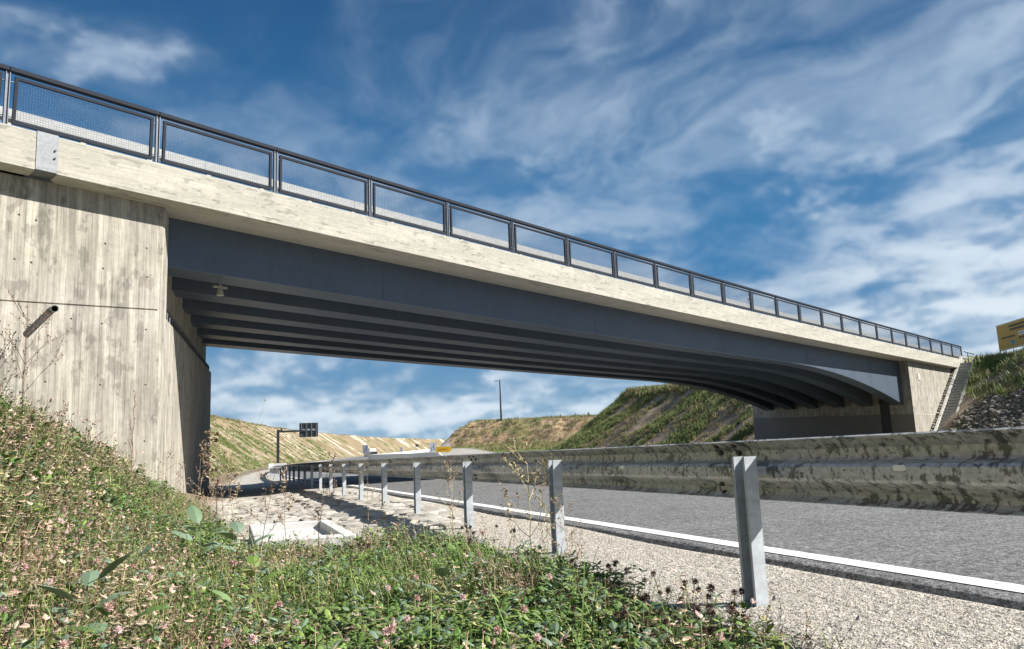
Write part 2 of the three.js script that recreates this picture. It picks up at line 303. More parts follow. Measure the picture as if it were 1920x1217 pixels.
{
  const ts = [...range(-60, -13, 2.5), ...range(-12, 32, 0.17), ...range(32.4, 135, 0.42), ...range(136, 330, 0.9), ...range(333, 660, 3), ...range(690, 1300, 30)];
  const ps = [...range(-240, -70, 17), ...range(-60, -26, 1.7), ...range(-25.5, -3.2, 0.33), ...range(-3.1, 0.8, 0.11), 0.87, 0.89, 1.2, ...range(3, 33, 3), 33.4, 33.6, ...range(34, 62, 0.36), ...range(64, 110, 1.6), ...range(120, 420, 20)];
  const n = ts.length, m = ps.length, pos = new Float32Array(n * m * 3), col = new Float32Array(n * m * 3), uv = new Float32Array(n * m * 2), idx = [];
  for (let i = 0; i < n; i++) for (let j = 0; j < m; j++) {
    const t = ts[i], p = ps[j], y = H(t, p), [x, , z] = W(t, p), o = i * m + j, c = landColor(t, p, x, z, y);
    pos.set([x, y, z], o * 3); col.set(c, o * 3); uv.set([x / 3.1, z / 3.1], o * 2);
    if (i && j) { const a = o - m - 1, b = o - m, d = o - 1; idx.push(a, b, o, a, o, d); }
  }
  const g = new THREE.BufferGeometry(); g.setAttribute('position', new THREE.BufferAttribute(pos, 3)); g.setAttribute('color', new THREE.BufferAttribute(col, 3)); g.setAttribute('uv', new THREE.BufferAttribute(uv, 2)); g.setIndex(idx); g.computeVertexNormals();
  struct(mesh('ground', g, M.ground), 'gravel verge and earth cuttings of the road valley', 'ground');
  const f = new THREE.CircleGeometry(3200, 96).rotateX(-Math.PI / 2); for (let i = 0; i < f.attributes.position.count; i++) f.attributes.uv.setXY(i, f.attributes.position.getX(i) / 5, f.attributes.position.getZ(i) / 5);
  f.translate(0, -1.2, 0); paintGeo(f, [0.32, 0.29, 0.16]);
  struct(mesh('far_ground', f, M.ground), 'open land reaching to the horizon', 'ground');
}

// ------------------------------------------------------------------ carriageways
function strip(p0, p1, t0, t1, lift, step, su = 2.6, edge = 0) {
  const ts = range(t0, t1, step), q = []; const pos = [], uv = [], idx = [];
  ts.forEach((t, i) => { const y = roadY(t) + lift; const prof = edge ? [[p0 - 0.07 + (fbm(t * 3, 1, 3) - 0.5) * 0.02, y - 0.06], [p0 - 0.04 + (fbm(t * 5, 9, 3) - 0.5) * 0.012, y - 0.016], [p0 + (fbm(t * 4, 5, 2) - 0.5) * 0.02, y], [p1, y]] : [[p0 + (fbm(t * 9, p0 * 7, 2) - 0.5) * 0.012, y], [p1 + (fbm(t * 9, p1 * 7, 2) - 0.5) * 0.012, y]];
    prof.forEach(([p, yy]) => { pos.push(...W(t, p, yy)); uv.push((p + (yy - y)) / su, t / su); }); });
  const m = edge ? 4 : 2; for (let i = 0; i + 1 < ts.length; i++) for (let j = 0; j + 1 < m; j++) { const a = i * m + j; idx.push(a, a + 1, a + m + 1, a, a + m + 1, a + m); }
  const g = new THREE.BufferGeometry(); g.setAttribute('position', new THREE.Float32BufferAttribute(pos, 3)); g.setAttribute('uv', new THREE.Float32BufferAttribute(uv, 2)); g.setIndex(idx); return toCreasedNormals(g, 0.5);
}
struct(mesh('road', mergeGeometries([strip(0.96, 14, -25, 40, 0.04, 0.25, 2.6, 1), strip(0.96, 14, 40, 620, 0.04, 4, 2.6, 1)]), M.asphalt), 'grey asphalt carriageway beside the guard rail', 'road');
struct(mesh('road', strip(18, 32, -25, 620, 0.04, 4, 2.6, 1), M.asphalt), 'grey asphalt carriageway by the far bridge abutment', 'road');
struct(mesh('edge_line', mergeGeometries([strip(1.03, 1.21, -25, 40, 0.045, 0.12), strip(1.03, 1.21, 40, 620, 0.045, 4)]), M.paint), 'white edge line along the near asphalt edge', 'road marking');
for (const [i, t0] of [-13, 10.6, 27.5, 45, 63, 81, 99].entries()) struct(mesh('lane_line', strip(4.27, 4.39, t0 - 6, t0 + 6, 0.045, 0.5), M.paint), 'white broken lane line on the asphalt', 'road marking');
struct(mesh('edge_line', strip(13.5, 13.66, -25, 620, 0.045, 3), M.paint), 'white edge line beside the median', 'road marking');
struct(mesh('edge_line', strip(31.4, 31.56, -25, 620, 0.045, 3), M.paint), 'white edge line near the far abutment', 'road marking');

// ------------------------------------------------------------------ bridge
const BA = 41.5 * Math.PI / 180, BD = [Math.sin(BA), -Math.cos(BA)], BN = [Math.cos(BA), Math.sin(BA)], BS = 30, BK = -14.8;
const bridgePos = [BD[0] * BS + BN[0] * BK, 0, BD[1] * BS + BN[1] * BK], bridgeTurn = Math.PI / 2 - BA;
const L3 = (s, u, y) => [s - BS, y, -u];          // s along the bridge, u inward from the near face -> bridge group coordinates
const toWorld = (s, u, y) => V(bridgePos[0] + BD[0] * (s - BS) - BN[0] * u, y, bridgePos[2] + BD[1] * (s - BS) - BN[1] * u);
const SK = 0.594, XF = 0.042;                      // skew of the supports, cross fall
const topY = (s) => 6.42 + (s < 38 ? 0.25 : 0.11) * Math.pow((s - 38) / 34, 2);
const frontL = (u) => 6.97 + SK * (u - 0.45), frontR = (u) => 55.94 + SK * (u - 0.45);
const bridge = thing('road_bridge', 'long skewed road bridge with dark blue steel girders and pale concrete edge', 'bridge', null, bridgePos, bridgeTurn);
const capSec = [[0.02, 0], [0, -0.02], [0, -0.69], [0.02, -0.705], [0.31, -0.725], [0.33, -0.705], [0.33, -0.2], [1.75, -0.17], [1.75, 0.06]];
const capMap = (s, a, b) => L3(s, a, topY(s) + b);
const capPart = (s0, s1) => mesh('edge_beam', metreUV(sweep(capSec, range(s0, s1, 1.3), capMap), 6, 2), M.cap, bridge);
capPart(-16, 4.47); capPart(4.82, 69.7);
mesh('edge_beam', metreUV(sweep(capSec.map(([a, b]) => [15.5 - a, b + XF * 15]), range(0, 76, 2), (s, a, b) => L3(s, a, topY(s) + b)), 6, 2), M.cap, bridge);
{ // joint cover plate with its bolts
  const g = mesh('joint_plate', metreUV(sweep([[-0.012, 0.015], [-0.012, -0.68], [0.3, -0.69], [0.3, 0.015]], [4.475, 4.815], capMap), 1), M.plate, bridge);
  for (const y of [-0.28, -0.42]) mesh('bolt', new THREE.CylinderGeometry(0.018, 0.018, 0.03, 8).rotateX(Math.PI / 2).translate(...L3(4.77, -0.02, topY(4.7) + y)), M.bolt, g);
}
const soff = (s, u) => topY(s) - 0.715 + XF * (u - 0.33);
mesh('deck_slab', metreUV(sweep([[0.335, 0], [15.1, 0], [15.1, 0.5], [0.335, 0.5]], range(4.9, 72, 1.5), (s, a, b) => L3(s, a, soff(s, a) + b)), 3), M.soffit, bridge);
mesh('road_surface', metreUV(sweep([[1.8, 0], [13.7, 0], [13.7, -0.05], [1.8, -0.05]], range(-16, 74, 3), (s, a, b) => L3(s, a, topY(s) + 0.03 + XF * (a - 0.33) + b - 0.09)), 2.6), M.asphalt, bridge);
for (let i = 0; i < 6; i++) {                      // haunched box girders
  const u0 = 1.1 + 2.42 * i, gw = 0.95, q = [];
  const mapG = (s, a, b) => { const c = s + SK * (a - u0); const d = 1.06 + (c - SK * (a - 1.1) > 38 ? 0.0054 * Math.pow(c - SK * (a - 1.1) - 38, 2) : 0); return L3(c, a, soff(c, a) + 0.01 - b * d); };
  const st = range(frontL(u0) - 0.35, frontR(u0) + 0.06, 0.9);
  const g = mesh('girder', metreUV(sweep([[u0, 0], [u0, 1], [u0 + gw, 1], [u0 + gw, 0]], st, mapG), 3), M.girder, bridge);
  if (i === 0) for (let s = 13; s < 52; s += 9.3) mesh('weld_seam', metreUV(sweep([[u0 - 0.006, 0.02], [u0 - 0.006, 0.985], [u0 + 0.01, 0.985], [u0 + 0.01, 0.02]], [s, s + 0.03], mapG), 1), M.girder, g);
}
{ // small drainage nozzle under the first bay
  const f = mesh('drain_nozzle', mergeGeometries([bare(new THREE.CylinderGeometry(0.05, 0.09, 0.16, 10).translate(0, -0.08, 0)), bare(box(0.34, 0.045, 0.05, 0, 0.03, 0)), bare(new THREE.CylinderGeometry(0.03, 0.03, 0.7, 8).translate(0, 0.4, 0))]), M.kerb, bridge); f.position.set(...L3(9.15, 2.3, 4.86));
}
// prism on a skewed plan: corner list [[s-offset, u]...] measured from a front line
function skewPrism(front, plan, bottom, topFn, su = 4) {
  const P = plan.map(([o, u]) => [front(u) + o, u]), q = [], n = P.length, yb = (s, u) => typeof bottom === 'function' ? bottom(s, u) : bottom;
  const lo = P.map(([s, u]) => L3(s, u, yb(s, u))), hi = P.map(([s, u]) => L3(s, u, topFn(s, u)));
  for (let i = 0; i < n; i++) { const j = (i + 1) % n; q.push([lo[i], lo[j], hi[j], hi[i]]); }
  const g = quads(q), pos = [];
  for (const ring of [lo, hi]) for (const t of THREE.ShapeUtils.triangulateShape(P.map(([s, u]) => new THREE.Vector2(s, u)), [])) for (const i of t) pos.push(...ring[i]);
  const e = new THREE.BufferGeometry(); e.setAttribute('position', new THREE.Float32BufferAttribute(pos, 3)); e.computeVertexNormals();
  return metreUV(mergeGeometries([g, e]), su);
}
{ // near abutment: wing wall with tie holes, joint groove and chamfered corner
  const sh = new THREE.Shape(); [[-16, 0.45], [frontL(0.45) - 0.045, 0.45], [frontL(0.47) - 0.002, 0.475], [frontL(1.0), 1.0], [-16, 1.0]].forEach(([s, u], i) => sh[i ? 'lineTo' : 'moveTo'](s - BS, u));
  let w = new Brush(new THREE.ExtrudeGeometry(sh, { depth: 7.05, bevelEnabled: false }).rotateX(-Math.PI / 2).translate(0, -1.1, 0)); w.updateMatrixWorld();
  const ev = new Evaluator(); ev.attributes = ['position', 'normal', 'uv']; ev.useGroups = false;
  const cut = (g) => { const b = new Brush(g); b.updateMatrixWorld(); w = ev.evaluate(w, b, SUBTRACTION); };
  cut(metreUV(sweep([[0.3, 0.05], [0.475, 0.012], [0.475, -0.012], [0.3, -0.05]], [-12, 6.86], (s, a, b) => L3(s, a, 3.765 + 0.045 * (s - 5.5) + b)), 4));
  const holes = [[4.4, 5.25], [4.67, 5.2], [4.37, 4.45], [4.63, 4.43], [5.85, 4.98], [5.83, 4.5], [6.62, 5.02], [6.65, 4.45], [5.32, 3.5], [5.85, 3.46], [6.66, 3.42], [4.95, 2.35], [5.86, 2.33], [6.68, 2.36], [6.7, 1.3], [3.6, 4.5], [3.6, 3.4]];
  for (const [s, y] of holes) cut(metreUV(new THREE.CylinderGeometry(0.032, 0.012, 0.044, 12).rotateX(Math.PI / 2).translate(...L3(s, 0.45, y)), 4));
  const wall = mesh('wing_wall', metreUV(w.geometry, 4), M.wall, bridge);
  // outlet pipe
  const out = new THREE.CylinderGeometry(0.06, 0.06, 0.5, 20, 1, true), inn = new THREE.CylinderGeometry(0.05, 0.05, 0.5, 20, 1, true), rim = new THREE.RingGeometry(0.05, 0.06, 20).rotateX(-Math.PI / 2).translate(0, 0.25, 0);
  const pipe = mesh('outlet_pipe', mergeGeometries([bare(out), bare(inn), bare(rim)]).translate(0, 0.22, 0), M.plate, wall);
  pipe.position.set(...L3(5.0, 0.46, 3.63)); pipe.rotation.set(Math.PI / 2 + 0.12, 0, 0.0); pipe.rotation.order = 'YXZ'; pipe.rotation.y = -0.22;
  const fwTop = (s, u) => 3.72 + 0.05 * u;
  mesh('front_wall', skewPrism(frontL, [[0, 1.005], [0, 15.2], [-2.6, 15.2], [-2.6, 1.005]], -1.1, fwTop), M.wall, bridge);
  mesh('back_wall', skewPrism(frontL, [[-1.5, 1.005], [-1.5, 15.2], [-2.2, 15.2], [-2.2, 1.005]], (s, u) => fwTop(s, u) - 0.2, (s, u) => soff(s, u) + 0.1), M.wall, bridge);
  mesh('end_diaphragm', skewPrism(frontL, [[-0.22, 1.02], [-0.22, 15.0], [-1.0, 15.0], [-1.0, 1.02]], (s, u) => 4.27 + 0.04 * (u - 1), (s, u) => soff(s, u) + 0.05), M.wall, bridge);
  for (let i = 0; i < 6; i++) { const u = 1.35 + 2.42 * i; mesh('bearing', skewPrism((v) => frontL(v), [[-0.4, u], [-0.4, u + 0.45], [-0.8, u + 0.45], [-0.8, u]], (s, v) => fwTop(s, v) - 0.01, (s, v) => 4.29 + 0.04 * (v - 1), 1), M.plate, bridge); }
  const sp = []; for (let u = 1.2; u < 14.8; u += 0.42) sp.push(bare(box(0.022, 0.22, 0.022, ...L3(frontL(u) - 0.06, u, fwTop(0, u) + 0.11)).rotateY(0)));
  mesh('bird_spikes', mergeGeometries(sp), M.railGrey, bridge).userData.kind = 'stuff';
}
{ // far abutment
  mesh('front_wall', skewPrism(frontR, [[0, 0.455], [0, 15.6], [1.2, 15.6], [1.2, 0.455]], 2.28, (s, u) => soff(s, Math.max(0.33, u)) + 0.02), M.wall, bridge);
  mesh('base_band', skewPrism((u) => frontR(u) - 0.012, [[0, 0.46], [0, 15.65], [1.2, 15.65], [1.2, 0.46]], -1, (s, u) => 2.28 + 0.045 * (u - 0.45)), M.baseBand, bridge);
  let wg = skewPrism(() => 0, [[frontR(0.45) - 0.001, 0.448], [71, 0.448], [71, 1.0], [frontR(1), 1.0]], -1, (s) => soff(s, 0.33) + 0.02);
  mesh('wing_wall', wg, M.wall, bridge);
  mesh('wall_joint', metreUV(sweep([[0.43, 0.02], [0.43, -0.02], [0.46, -0.02], [0.46, 0.02]], [56.1, 66], (s, a, b) => L3(s, a, 2.27 + b)), 4), M.kerb, bridge);
  mesh('inspection_cover', metreUV(new RoundedBoxGeometry(0.42, 0.42, 0.05, 2, 0.015).translate(...L3(58.0, 0.43, 4.75)), 1), M.kerb, bridge);
  mesh('drain_duct', skewPrism(frontR, [[-0.03, 2.2], [-0.03, 2.95], [-0.002, 2.95], [-0.002, 2.2]], -0.8, (s, u) => 3.45), M.ductPaint, bridge);
}

// ------------------------------------------------------------------ bridge railing
{
  const rail = thing('bridge_railing', 'dark steel railing with wire mesh panels along the bridge edge', 'railing', null, bridgePos, bridgeTurn);
  const posts = []; for (let s = -3.83; s < 40.6; s += 2.62) posts.push(s); while (posts.length < 28) posts.push(posts[posts.length - 1] + 2.86);
  const U = 0.2;
  const postG = metreUV(mergeGeometries([box(0.012, 1.04, 0.07, -0.03, 0.52, 0), box(0.012, 1.04, 0.07, 0.03, 0.52, 0), box(0.05, 1.04, 0.014, 0, 0.52, 0.0), box(0.16, 0.02, 0.16, 0, 0.012, 0)]), 0.6);
  const boltG = new THREE.CylinderGeometry(0.012, 0.012, 0.1, 6).rotateZ(Math.PI / 2);
  posts.forEach((s, i) => {
    const y = topY(s), pm = mesh('post', postG, M.railGrey, rail); pm.position.set(...L3(s, U, y + 0.003));
    if (i + 1 >= posts.length) return;
    const s1 = posts[i + 1], L = s1 - s, y1 = topY(s1), sl = Math.atan2(y1 - y, L);
    const place = (m) => { m.position.set(...L3(s, U, y)); m.rotation.z = sl; return m; };
    const hr = metreUV(new RoundedBoxGeometry(L - 0.004, 0.085, 0.12, 2, 0.012).translate(L / 2, 1.035 + 0.04, 0), 1);
    place(mesh('handrail', hr, M.railDark, rail));
    const a = 0.1, b = L - 0.1, lo = 0.13, hi = 0.945, fr = 0.052;
    const frame = metreUV(mergeGeometries([box(b - a, fr, 0.05, (a + b) / 2, hi, 0), box(b - a, fr, 0.05, (a + b) / 2, lo, 0), box(fr, hi - lo - fr, 0.05, a + fr / 2, (lo + hi) / 2, 0), box(fr, hi - lo - fr, 0.05, b - fr / 2, (lo + hi) / 2, 0)]), 0.5);
    const fm = place(mesh('panel_frame', frame, M.railDark, rail));
    const w = []; const bar = (x0, y0, x1, y1) => { const len = Math.hypot(x1 - x0, y1 - y0); const g = new THREE.CylinderGeometry(0.0024, 0.0024, len, 3, 1, true); if (x0 !== x1) g.rotateZ(Math.PI / 2); w.push(bare(g.translate((x0 + x1) / 2, (y0 + y1) / 2, x0 !== x1 ? 0.004 : 0))); };
    for (let x = a + fr + 0.03; x < b - fr; x += 0.045) bar(x, lo, x, hi);
    for (let yy = lo + 0.04; yy < hi; yy += 0.045) bar(a, yy, b, yy);
    const wm = mesh('wire_mesh', mergeGeometries(w), M.wire, fm); wm.userData.kind = 'stuff';
    for (const yy of [0.86, 0.22]) { const b1 = mesh('bolt', boltG, M.railGrey, rail); b1.position.set(...L3(s + 0.06, U, y + yy)); const b2 = mesh('bolt', boltG, M.railGrey, rail); b2.position.set(...L3(s1 - 0.06, U, y1 + yy)); }
  });
}
const wSec = [[0.304, 0.0], [0.31, 0.012], [0.285, 0.05], [0.255, 0.076], [0.212, 0.081], [0.198, 0.07], [0.182, 0.008], [0.172, 0.0], [0.118, 0.0], [0.108, 0.008], [0.085, 0.06], [0.06, 0.078], [0.03, 0.081], [0.012, 0.06], [0.0, 0.03], [0.002, 0.02]];
function wBeam(stations, map, th = 0.0035) {      // thin W sheet swept along; map(station, height, depth)
  const out = wSec, inn = wSec.map(([h, d], i) => { const a = wSec[Math.max(0, i - 1)], b = wSec[Math.min(wSec.length - 1, i + 1)]; const dx = b[0] - a[0], dy = b[1] - a[1], l = Math.hypot(dx, dy); return [h - dy / l * th, d + dx / l * th]; });
  const sec = [...out, ...inn.slice().reverse()]; return sweep(sec, stations, map);
}
{ // guard rail on the bridge deck
  const gr = thing('deck_guard_rail', 'pale galvanised guard rail on the bridge deck behind the mesh railing', 'guard rail', null, bridgePos, bridgeTurn), U = 1.3;
  for (let s = -8; s < 73; s += 4.05) mesh('beam', metreUV(sweep([[0, 0.235], [0, 0.045], [0.07, 0], [0.075, 0.005], [0.006, 0.05], [0.006, 0.235]], [s, s + 2, s + 4.04], (q, a, b) => L3(q, U - 0.03 + a, topY(q) + 0.585 + b)), 1), M.bridgeRail, gr);
  const pg = metreUV(mergeGeometries([box(0.1, 0.62, 0.055), box(0.1, 0.02, 0.12, 0, -0.29, 0)]), 0.6);
  for (let s = -7.4; s < 72; s += 1.31) mesh('post', pg, M.bridgeRail, gr).position.set(...L3(s, U + 0.06, topY(s) + 0.39));
  const del = thing('delineator_post', 'small white delineator standing on the bridge deck guard rail', 'delineator', 'delineators', toWorld(35.0, 1.3, topY(35) + 0.86).toArray());
  mesh('panel', metreUV(new RoundedBoxGeometry(0.12, 0.32, 0.03, 2, 0.01).translate(0, 0.16, 0), 1), M.white, del); mesh('reflector', box(0.06, 0.1, 0.012, 0, 0.2, 0.02), M.grey, del);
}

// ------------------------------------------------------------------ roadside guard rail
{
  const [gx, , gz] = W(0, 0);
  const gr = thing('guard_rail', 'weathered galvanised guard rail on steel posts along the road edge', 'guard rail', null, [gx, 0, gz]);
  const loc = (t, p, y) => { const a = W(t, p, y); return [a[0] - gx, a[1], a[2] - gz]; };
  const SP = 2.54, P_RAIL = 0.125, base = 0.491;
  // C post: web towards traffic flow, two flanges
  const cSec = [[-0.05, -0.03], [0.05, -0.03], [0.05, 0.045], [0.034, 0.045], [0.034, 0.041], [0.046, 0.041], [0.046, -0.026], [-0.046, -0.026], [-0.046, 0.041], [-0.034, 0.041], [-0.034, 0.045], [-0.05, 0.045]];
  const shape = new THREE.Shape(cSec.map(([a, b]) => new THREE.Vector2(a, b)));
  const pg = metreUV(new THREE.ExtrudeGeometry(shape, { depth: 1.12, bevelEnabled: false }).rotateX(-Math.PI / 2).translate(0, -0.4, 0), 0.5);
  const spG = metreUV(box(0.012, 0.04, 0.094), 0.5), boltG = new THREE.CylinderGeometry(0.015, 0.015, 0.022, 6).rotateZ(Math.PI / 2);
  const slotG = new THREE.ExtrudeGeometry((() => { const s = new THREE.Shape(); s.absarc(-0.022, 0, 0.012, Math.PI / 2, -Math.PI / 2); s.absarc(0.022, 0, 0.012, -Math.PI / 2, Math.PI / 2); return s; })(), { depth: 0.004, bevelEnabled: false });
  for (let i = -2; i < 32; i++) {
    const t = i * SP, y = roadY(t) , m = mesh('post', pg, M.post, gr); m.position.set(...loc(t, 0, y)); m.rotation.y = heading(t) - Math.PI / 2 + 0.06; m.rotation.z = rr(-0.006, 0.006);
    if (i < 14) { const sp = mesh('spacer', spG, M.post, gr); sp.position.set(...loc(t, 0.078, y + base + 0.155)); sp.rotation.y = heading(t) + Math.PI / 2; }
  }
  const arcs = [0]; for (let k = 1; k < wSec.length; k++) arcs.push(arcs[k - 1] + Math.hypot(wSec[k][0] - wSec[k - 1][0], wSec[k][1] - wSec[k - 1][1]));
  const arcAt = (h) => { for (let k = 2; k < wSec.length; k++) if (h >= wSec[k][0] - 0.001) return mix(arcs[k - 1], arcs[k], clamp((wSec[k - 1][0] - h) / Math.max(1e-4, wSec[k - 1][0] - wSec[k][0]))); return arcs[arcs.length - 1]; };
  const map = (t, h, d) => loc(t, P_RAIL + d, roadY(t) + base + h);
  for (let i = -3; i < 24; i++) {
    const t0 = i * 2 * SP + 0.25, t1 = t0 + 2 * SP + 0.3, st = t0 < 28 ? [t0, (t0 + t1) / 2, t1] : range(t0, t1, 1);
    const g = wBeam(st, (t, h, d) => { const k = (t1 - t) < 0.32 ? 0.004 : 0; return map(t, h, d - k); });
    const p = g.attributes.position; let gg = metreUV(g, 3, 0.6);
    const uv = gg.attributes.uv, pp = gg.attributes.position; for (let v = 0; v < uv.count; v++) { const [t] = RC(pp.getX(v) + gx, pp.getZ(v) + gz); uv.setXY(v, t / 3, arcAt(pp.getY(v) - roadY(t) - base) / 0.6 + i * 0.37); }
    const b = mesh('beam', gg, M.beam, gr);
    if (i < 4) for (const dt of [0.07, 0.24]) for (const h of [0.287, 0.245, 0.075, 0.025]) { const d = h > 0.27 ? 0.05 : h > 0.2 ? 0.078 : h > 0.05 ? 0.07 : 0.08; const n = mesh('bolt', boltG, M.bolt, b); n.position.set(...map(t0 + dt, h, d - 0.012)); n.rotation.y = heading(t0) + 0; }
    if (i < 5) for (const dt of [1.35, 3.95]) { const sl = mesh('reflector', slotG, M.reflector, b); const c = map(t0 + dt, 0.168, -0.004); sl.position.set(...c); sl.rotation.y = heading(t0) + Math.PI / 2; }
  }
}

// ------------------------------------------------------------------ drain chamber beside the verge
{
  const [x, , z] = W(5.55, -1.78); const g = thing('drain_chamber', 'pale open concrete drain chamber set in the stone verge', 'drain', null, [x, -0.24, z], heading(0));
  const c = (w, h, d, px, py, pz, name = 'side_wall') => mesh(name, metreUV(new RoundedBoxGeometry(w, h, d, 2, 0.012).translate(px, py, pz), 0.8), M.box, g);
  // local x is to the left of the road direction, z along it
  c(0.12, 0.42, 2.3, 0.40, 0.12, 0); c(0.12, 0.42, 2.3, -0.40, 0.12, 0); c(0.68, 0.42, 0.16, 0, 0.118, 1.07); c(0.68, 0.42, 0.2, 0, 0.118, -1.05);
  mesh('chamber_floor', metreUV(box(0.7, 0.06, 2.1, 0, 0.22, 0), 0.8), M.box, g);
  c(0.10, 0.34, 1.9, 0.62, 0.06, -0.2, 'wing');
}

// ------------------------------------------------------------------ stairs up the far embankment, with their stone edging
const rockGeo = (r, seedN, flat = 1) => { const g = new THREE.IcosahedronGeometry(r, 1), p = g.attributes.position; for (let i = 0; i < p.count; i++) { const x = p.getX(i), y = p.getY(i), z = p.getZ(i); const k = 0.72 + 0.5 * hash(Math.round(x / r * 50) + seedN * 91, Math.round(y / r * 50) * 7 + Math.round(z / r * 50) * 13); p.setXYZ(i, x * k, y * k * flat, z * k); } g.computeVertexNormals(); return bare(g); };
const rocks = Array.from({ length: 6 }, (_, i) => rockGeo(1, i + 3));
const rockMats = [[0.19, 0.175, 0.145], [0.13, 0.12, 0.10], [0.25, 0.23, 0.19], [0.10, 0.093, 0.08]].map((c) => std({ color: rgb(...c), roughness: 0.95 }));
const paleMats = [[0.36, 0.335, 0.29], [0.29, 0.27, 0.235], [0.41, 0.385, 0.34], [0.33, 0.27, 0.225]].map((c) => std({ color: rgb(...c), roughness: 0.95 }));
const stairY = (s) => 1.08 + (s - 59.2) * 0.575;
{
  const b = toWorld(57.4, -0.4, 0), st = thing('stairway', 'narrow concrete stairway climbing beside the far wing wall', 'stairs', null, [b.x, 0, b.z], bridgeTurn);
  const n = 29, s0 = 57.4, s1 = 68.3, run = (s1 - s0) / n; const sg = metreUV(new RoundedBoxGeometry(run + 0.13, 0.17, 0.80, 1, 0.012), 1);
  for (let i = 0; i < n; i++) mesh('step', sg, M.step, st).position.set(i * run + 0.12, stairY(s0 + i * run) + 0.02, 0);
  for (const z of [-0.50, 0.50]) mesh('cheek', metreUV(sweep([[-0.08, -0.6], [-0.08, 0.22], [0.08, 0.22], [0.08, -0.6]], [s0 - 0.2, s1 + 0.5], (s, a, y) => [s - s0, stairY(s) + y, z + a]), 1), M.kerb, st);
  const hr = thing('stair_head_rail', 'thin steel rail with two posts at the stair head', 'railing', null, toWorld(68.9, -0.1, topY(69)).toArray(), bridgeTurn);
  mesh('top_bar', box(4.4, 0.05, 0.05, 2.2, 0.62, 0), M.railDark, hr); for (const x of [1.2, 4.2]) mesh('post', box(0.08, 1.6, 0.05, x, -0.16, 0), M.railGrey, hr);
  const e = thing('stone_edging', 'rough stone border between the stairway and the wing wall', 'stonework', null, toWorld(57.4, 0.2, 0).toArray(), bridgeTurn);
  for (let s = 57.6; s < 68.2; s += 0.33) for (const u of [0.12, 0.33]) { const m = mesh('stone', pick(rocks), pick(paleMats), e); m.position.set(s - s0 + rr(-0.05, 0.05), stairY(s) + 0.08 + rr(-0.03, 0.04), -(u - 0.2) + rr(-0.03, 0.03)); m.scale.set(rr(0.14, 0.19), rr(0.08, 0.13), rr(0.10, 0.14)); m.rotation.y = rr(0, 6); }
}
{ // riprap
  const rp = thing('riprap_slope', 'dark broken rock covering the embankment beside the stairway', 'rocks', null, W(30, 41));
  const o = rp.position; let n = 0;
  for (let k = 0; k < 2600 && n < 290; k++) {
    const t = rr(24, 37.5), p = rr(41, 48.5), [x, , z] = W(t, p); const edge = 47.2 - S(30, 38, t) * 2.0 + (fbm(t * 0.7, 3, 2) - 0.5) * 3; if (p > edge || t > 38.2 - (p - 41) * 0.15) continue;
    const m = mesh('rock', pick(rocks), pick(rockMats), rp); m.position.set(x - o.x, H(t, p) + 0.05, z - o.z); const r = rr(0.13, 0.3); m.scale.set(r * rr(0.8, 1.3), r * rr(0.5, 0.9), r); m.rotation.set(rr(-0.5, 0.5), rr(0, 6), rr(-0.5, 0.5)); n++;
  }
  const im = new THREE.InstancedMesh(rocks[0], rockMats[0], 4200); let c = 0; const q = new THREE.Object3D(), col = new THREE.Color();
  while (c < 4200) { const t = rr(22, 37.8), p = rr(40.6, 48.5), edge = 47.4 - S(30, 38, t) * 2.0 + (fbm(t * 0.7, 3, 2) - 0.5) * 3; if (p > edge) continue; const [x, , z] = W(t, p); q.position.set(x - o.x, H(t, p) + 0.02, z - o.z); q.scale.setScalar(rr(0.05, 0.15)); q.rotation.set(rr(0, 6), rr(0, 6), rr(0, 6)); q.updateMatrix(); im.setMatrixAt(c, q.matrix); const v = rr(0.4, 1.3); im.setColorAt(c, col.setRGB(v, v * 0.97, v * 0.92)); c++; }
  im.name = 'rubble'; im.userData.kind = 'stuff'; im.castShadow = im.receiveShadow = true; rp.add(im);
}
{ // rough stone paving of the verge under the bridge
  const g = thing('stone_paving', 'pale rough stones set flat in the verge between the guard rail posts and the bridge', 'paving', null, W(9, -0.8)); const o = g.position; let n = 0;
  for (let t = 5.6; t < 21; t += 0.34) for (let p = -2.5; p < 0.7; p += 0.42) {
    const tt = t + rr(-0.1, 0.1), pp = p + rr(-0.13, 0.13); if (n >= 295 || (tt < 7.1 && pp < -1.1) || (tt < 7.5 && pp > 0.2 && rnd() < 0.5)) continue;
    const [x, , z] = W(tt, pp), m = mesh('stone', pick(rocks), pick(paleMats.slice(0, 3)), g); m.position.set(x - o.x, H(tt, pp) - 0.012, z - o.z); m.scale.set(rr(0.17, 0.25), rr(0.035, 0.06), rr(0.12, 0.19)); m.rotation.set(rr(-0.08, 0.08), heading(0) + rr(-0.5, 0.5), rr(-0.08, 0.08)); n++;
  }
}

// ------------------------------------------------------------------ signs, gantry, pole, truck
const polar = (az, d, y = 0) => { const a = az * Math.PI / 180; return [Math.sin(a) * d, y, -Math.cos(a) * d]; };
const groundAt = (az, d, dy = 0) => { const a = polar(az, d); a[1] = onLand(a[0], a[2]) + dy; return a; };
function canvasTex(w, h, draw) { const c = document.createElement('canvas'); c.width = w; c.height = h; draw(c.getContext('2d'), w, h); const t = new THREE.CanvasTexture(c); t.colorSpace = THREE.SRGBColorSpace; return t; }
function plateMesh(name, w, h, d, frontMat, backMat, parent) { // sign plate: printed face to +z, grey back
  const g = new RoundedBoxGeometry(w, h, d, 2, Math.min(0.06, d / 2.2)); const m = mesh(name, metreUV(g, 1), backMat, parent);
  const f = mesh('sign_face', new THREE.PlaneGeometry(w - 0.05, h - 0.05).translate(0, 0, d / 2 + 0.004), frontMat, m); return m;
}
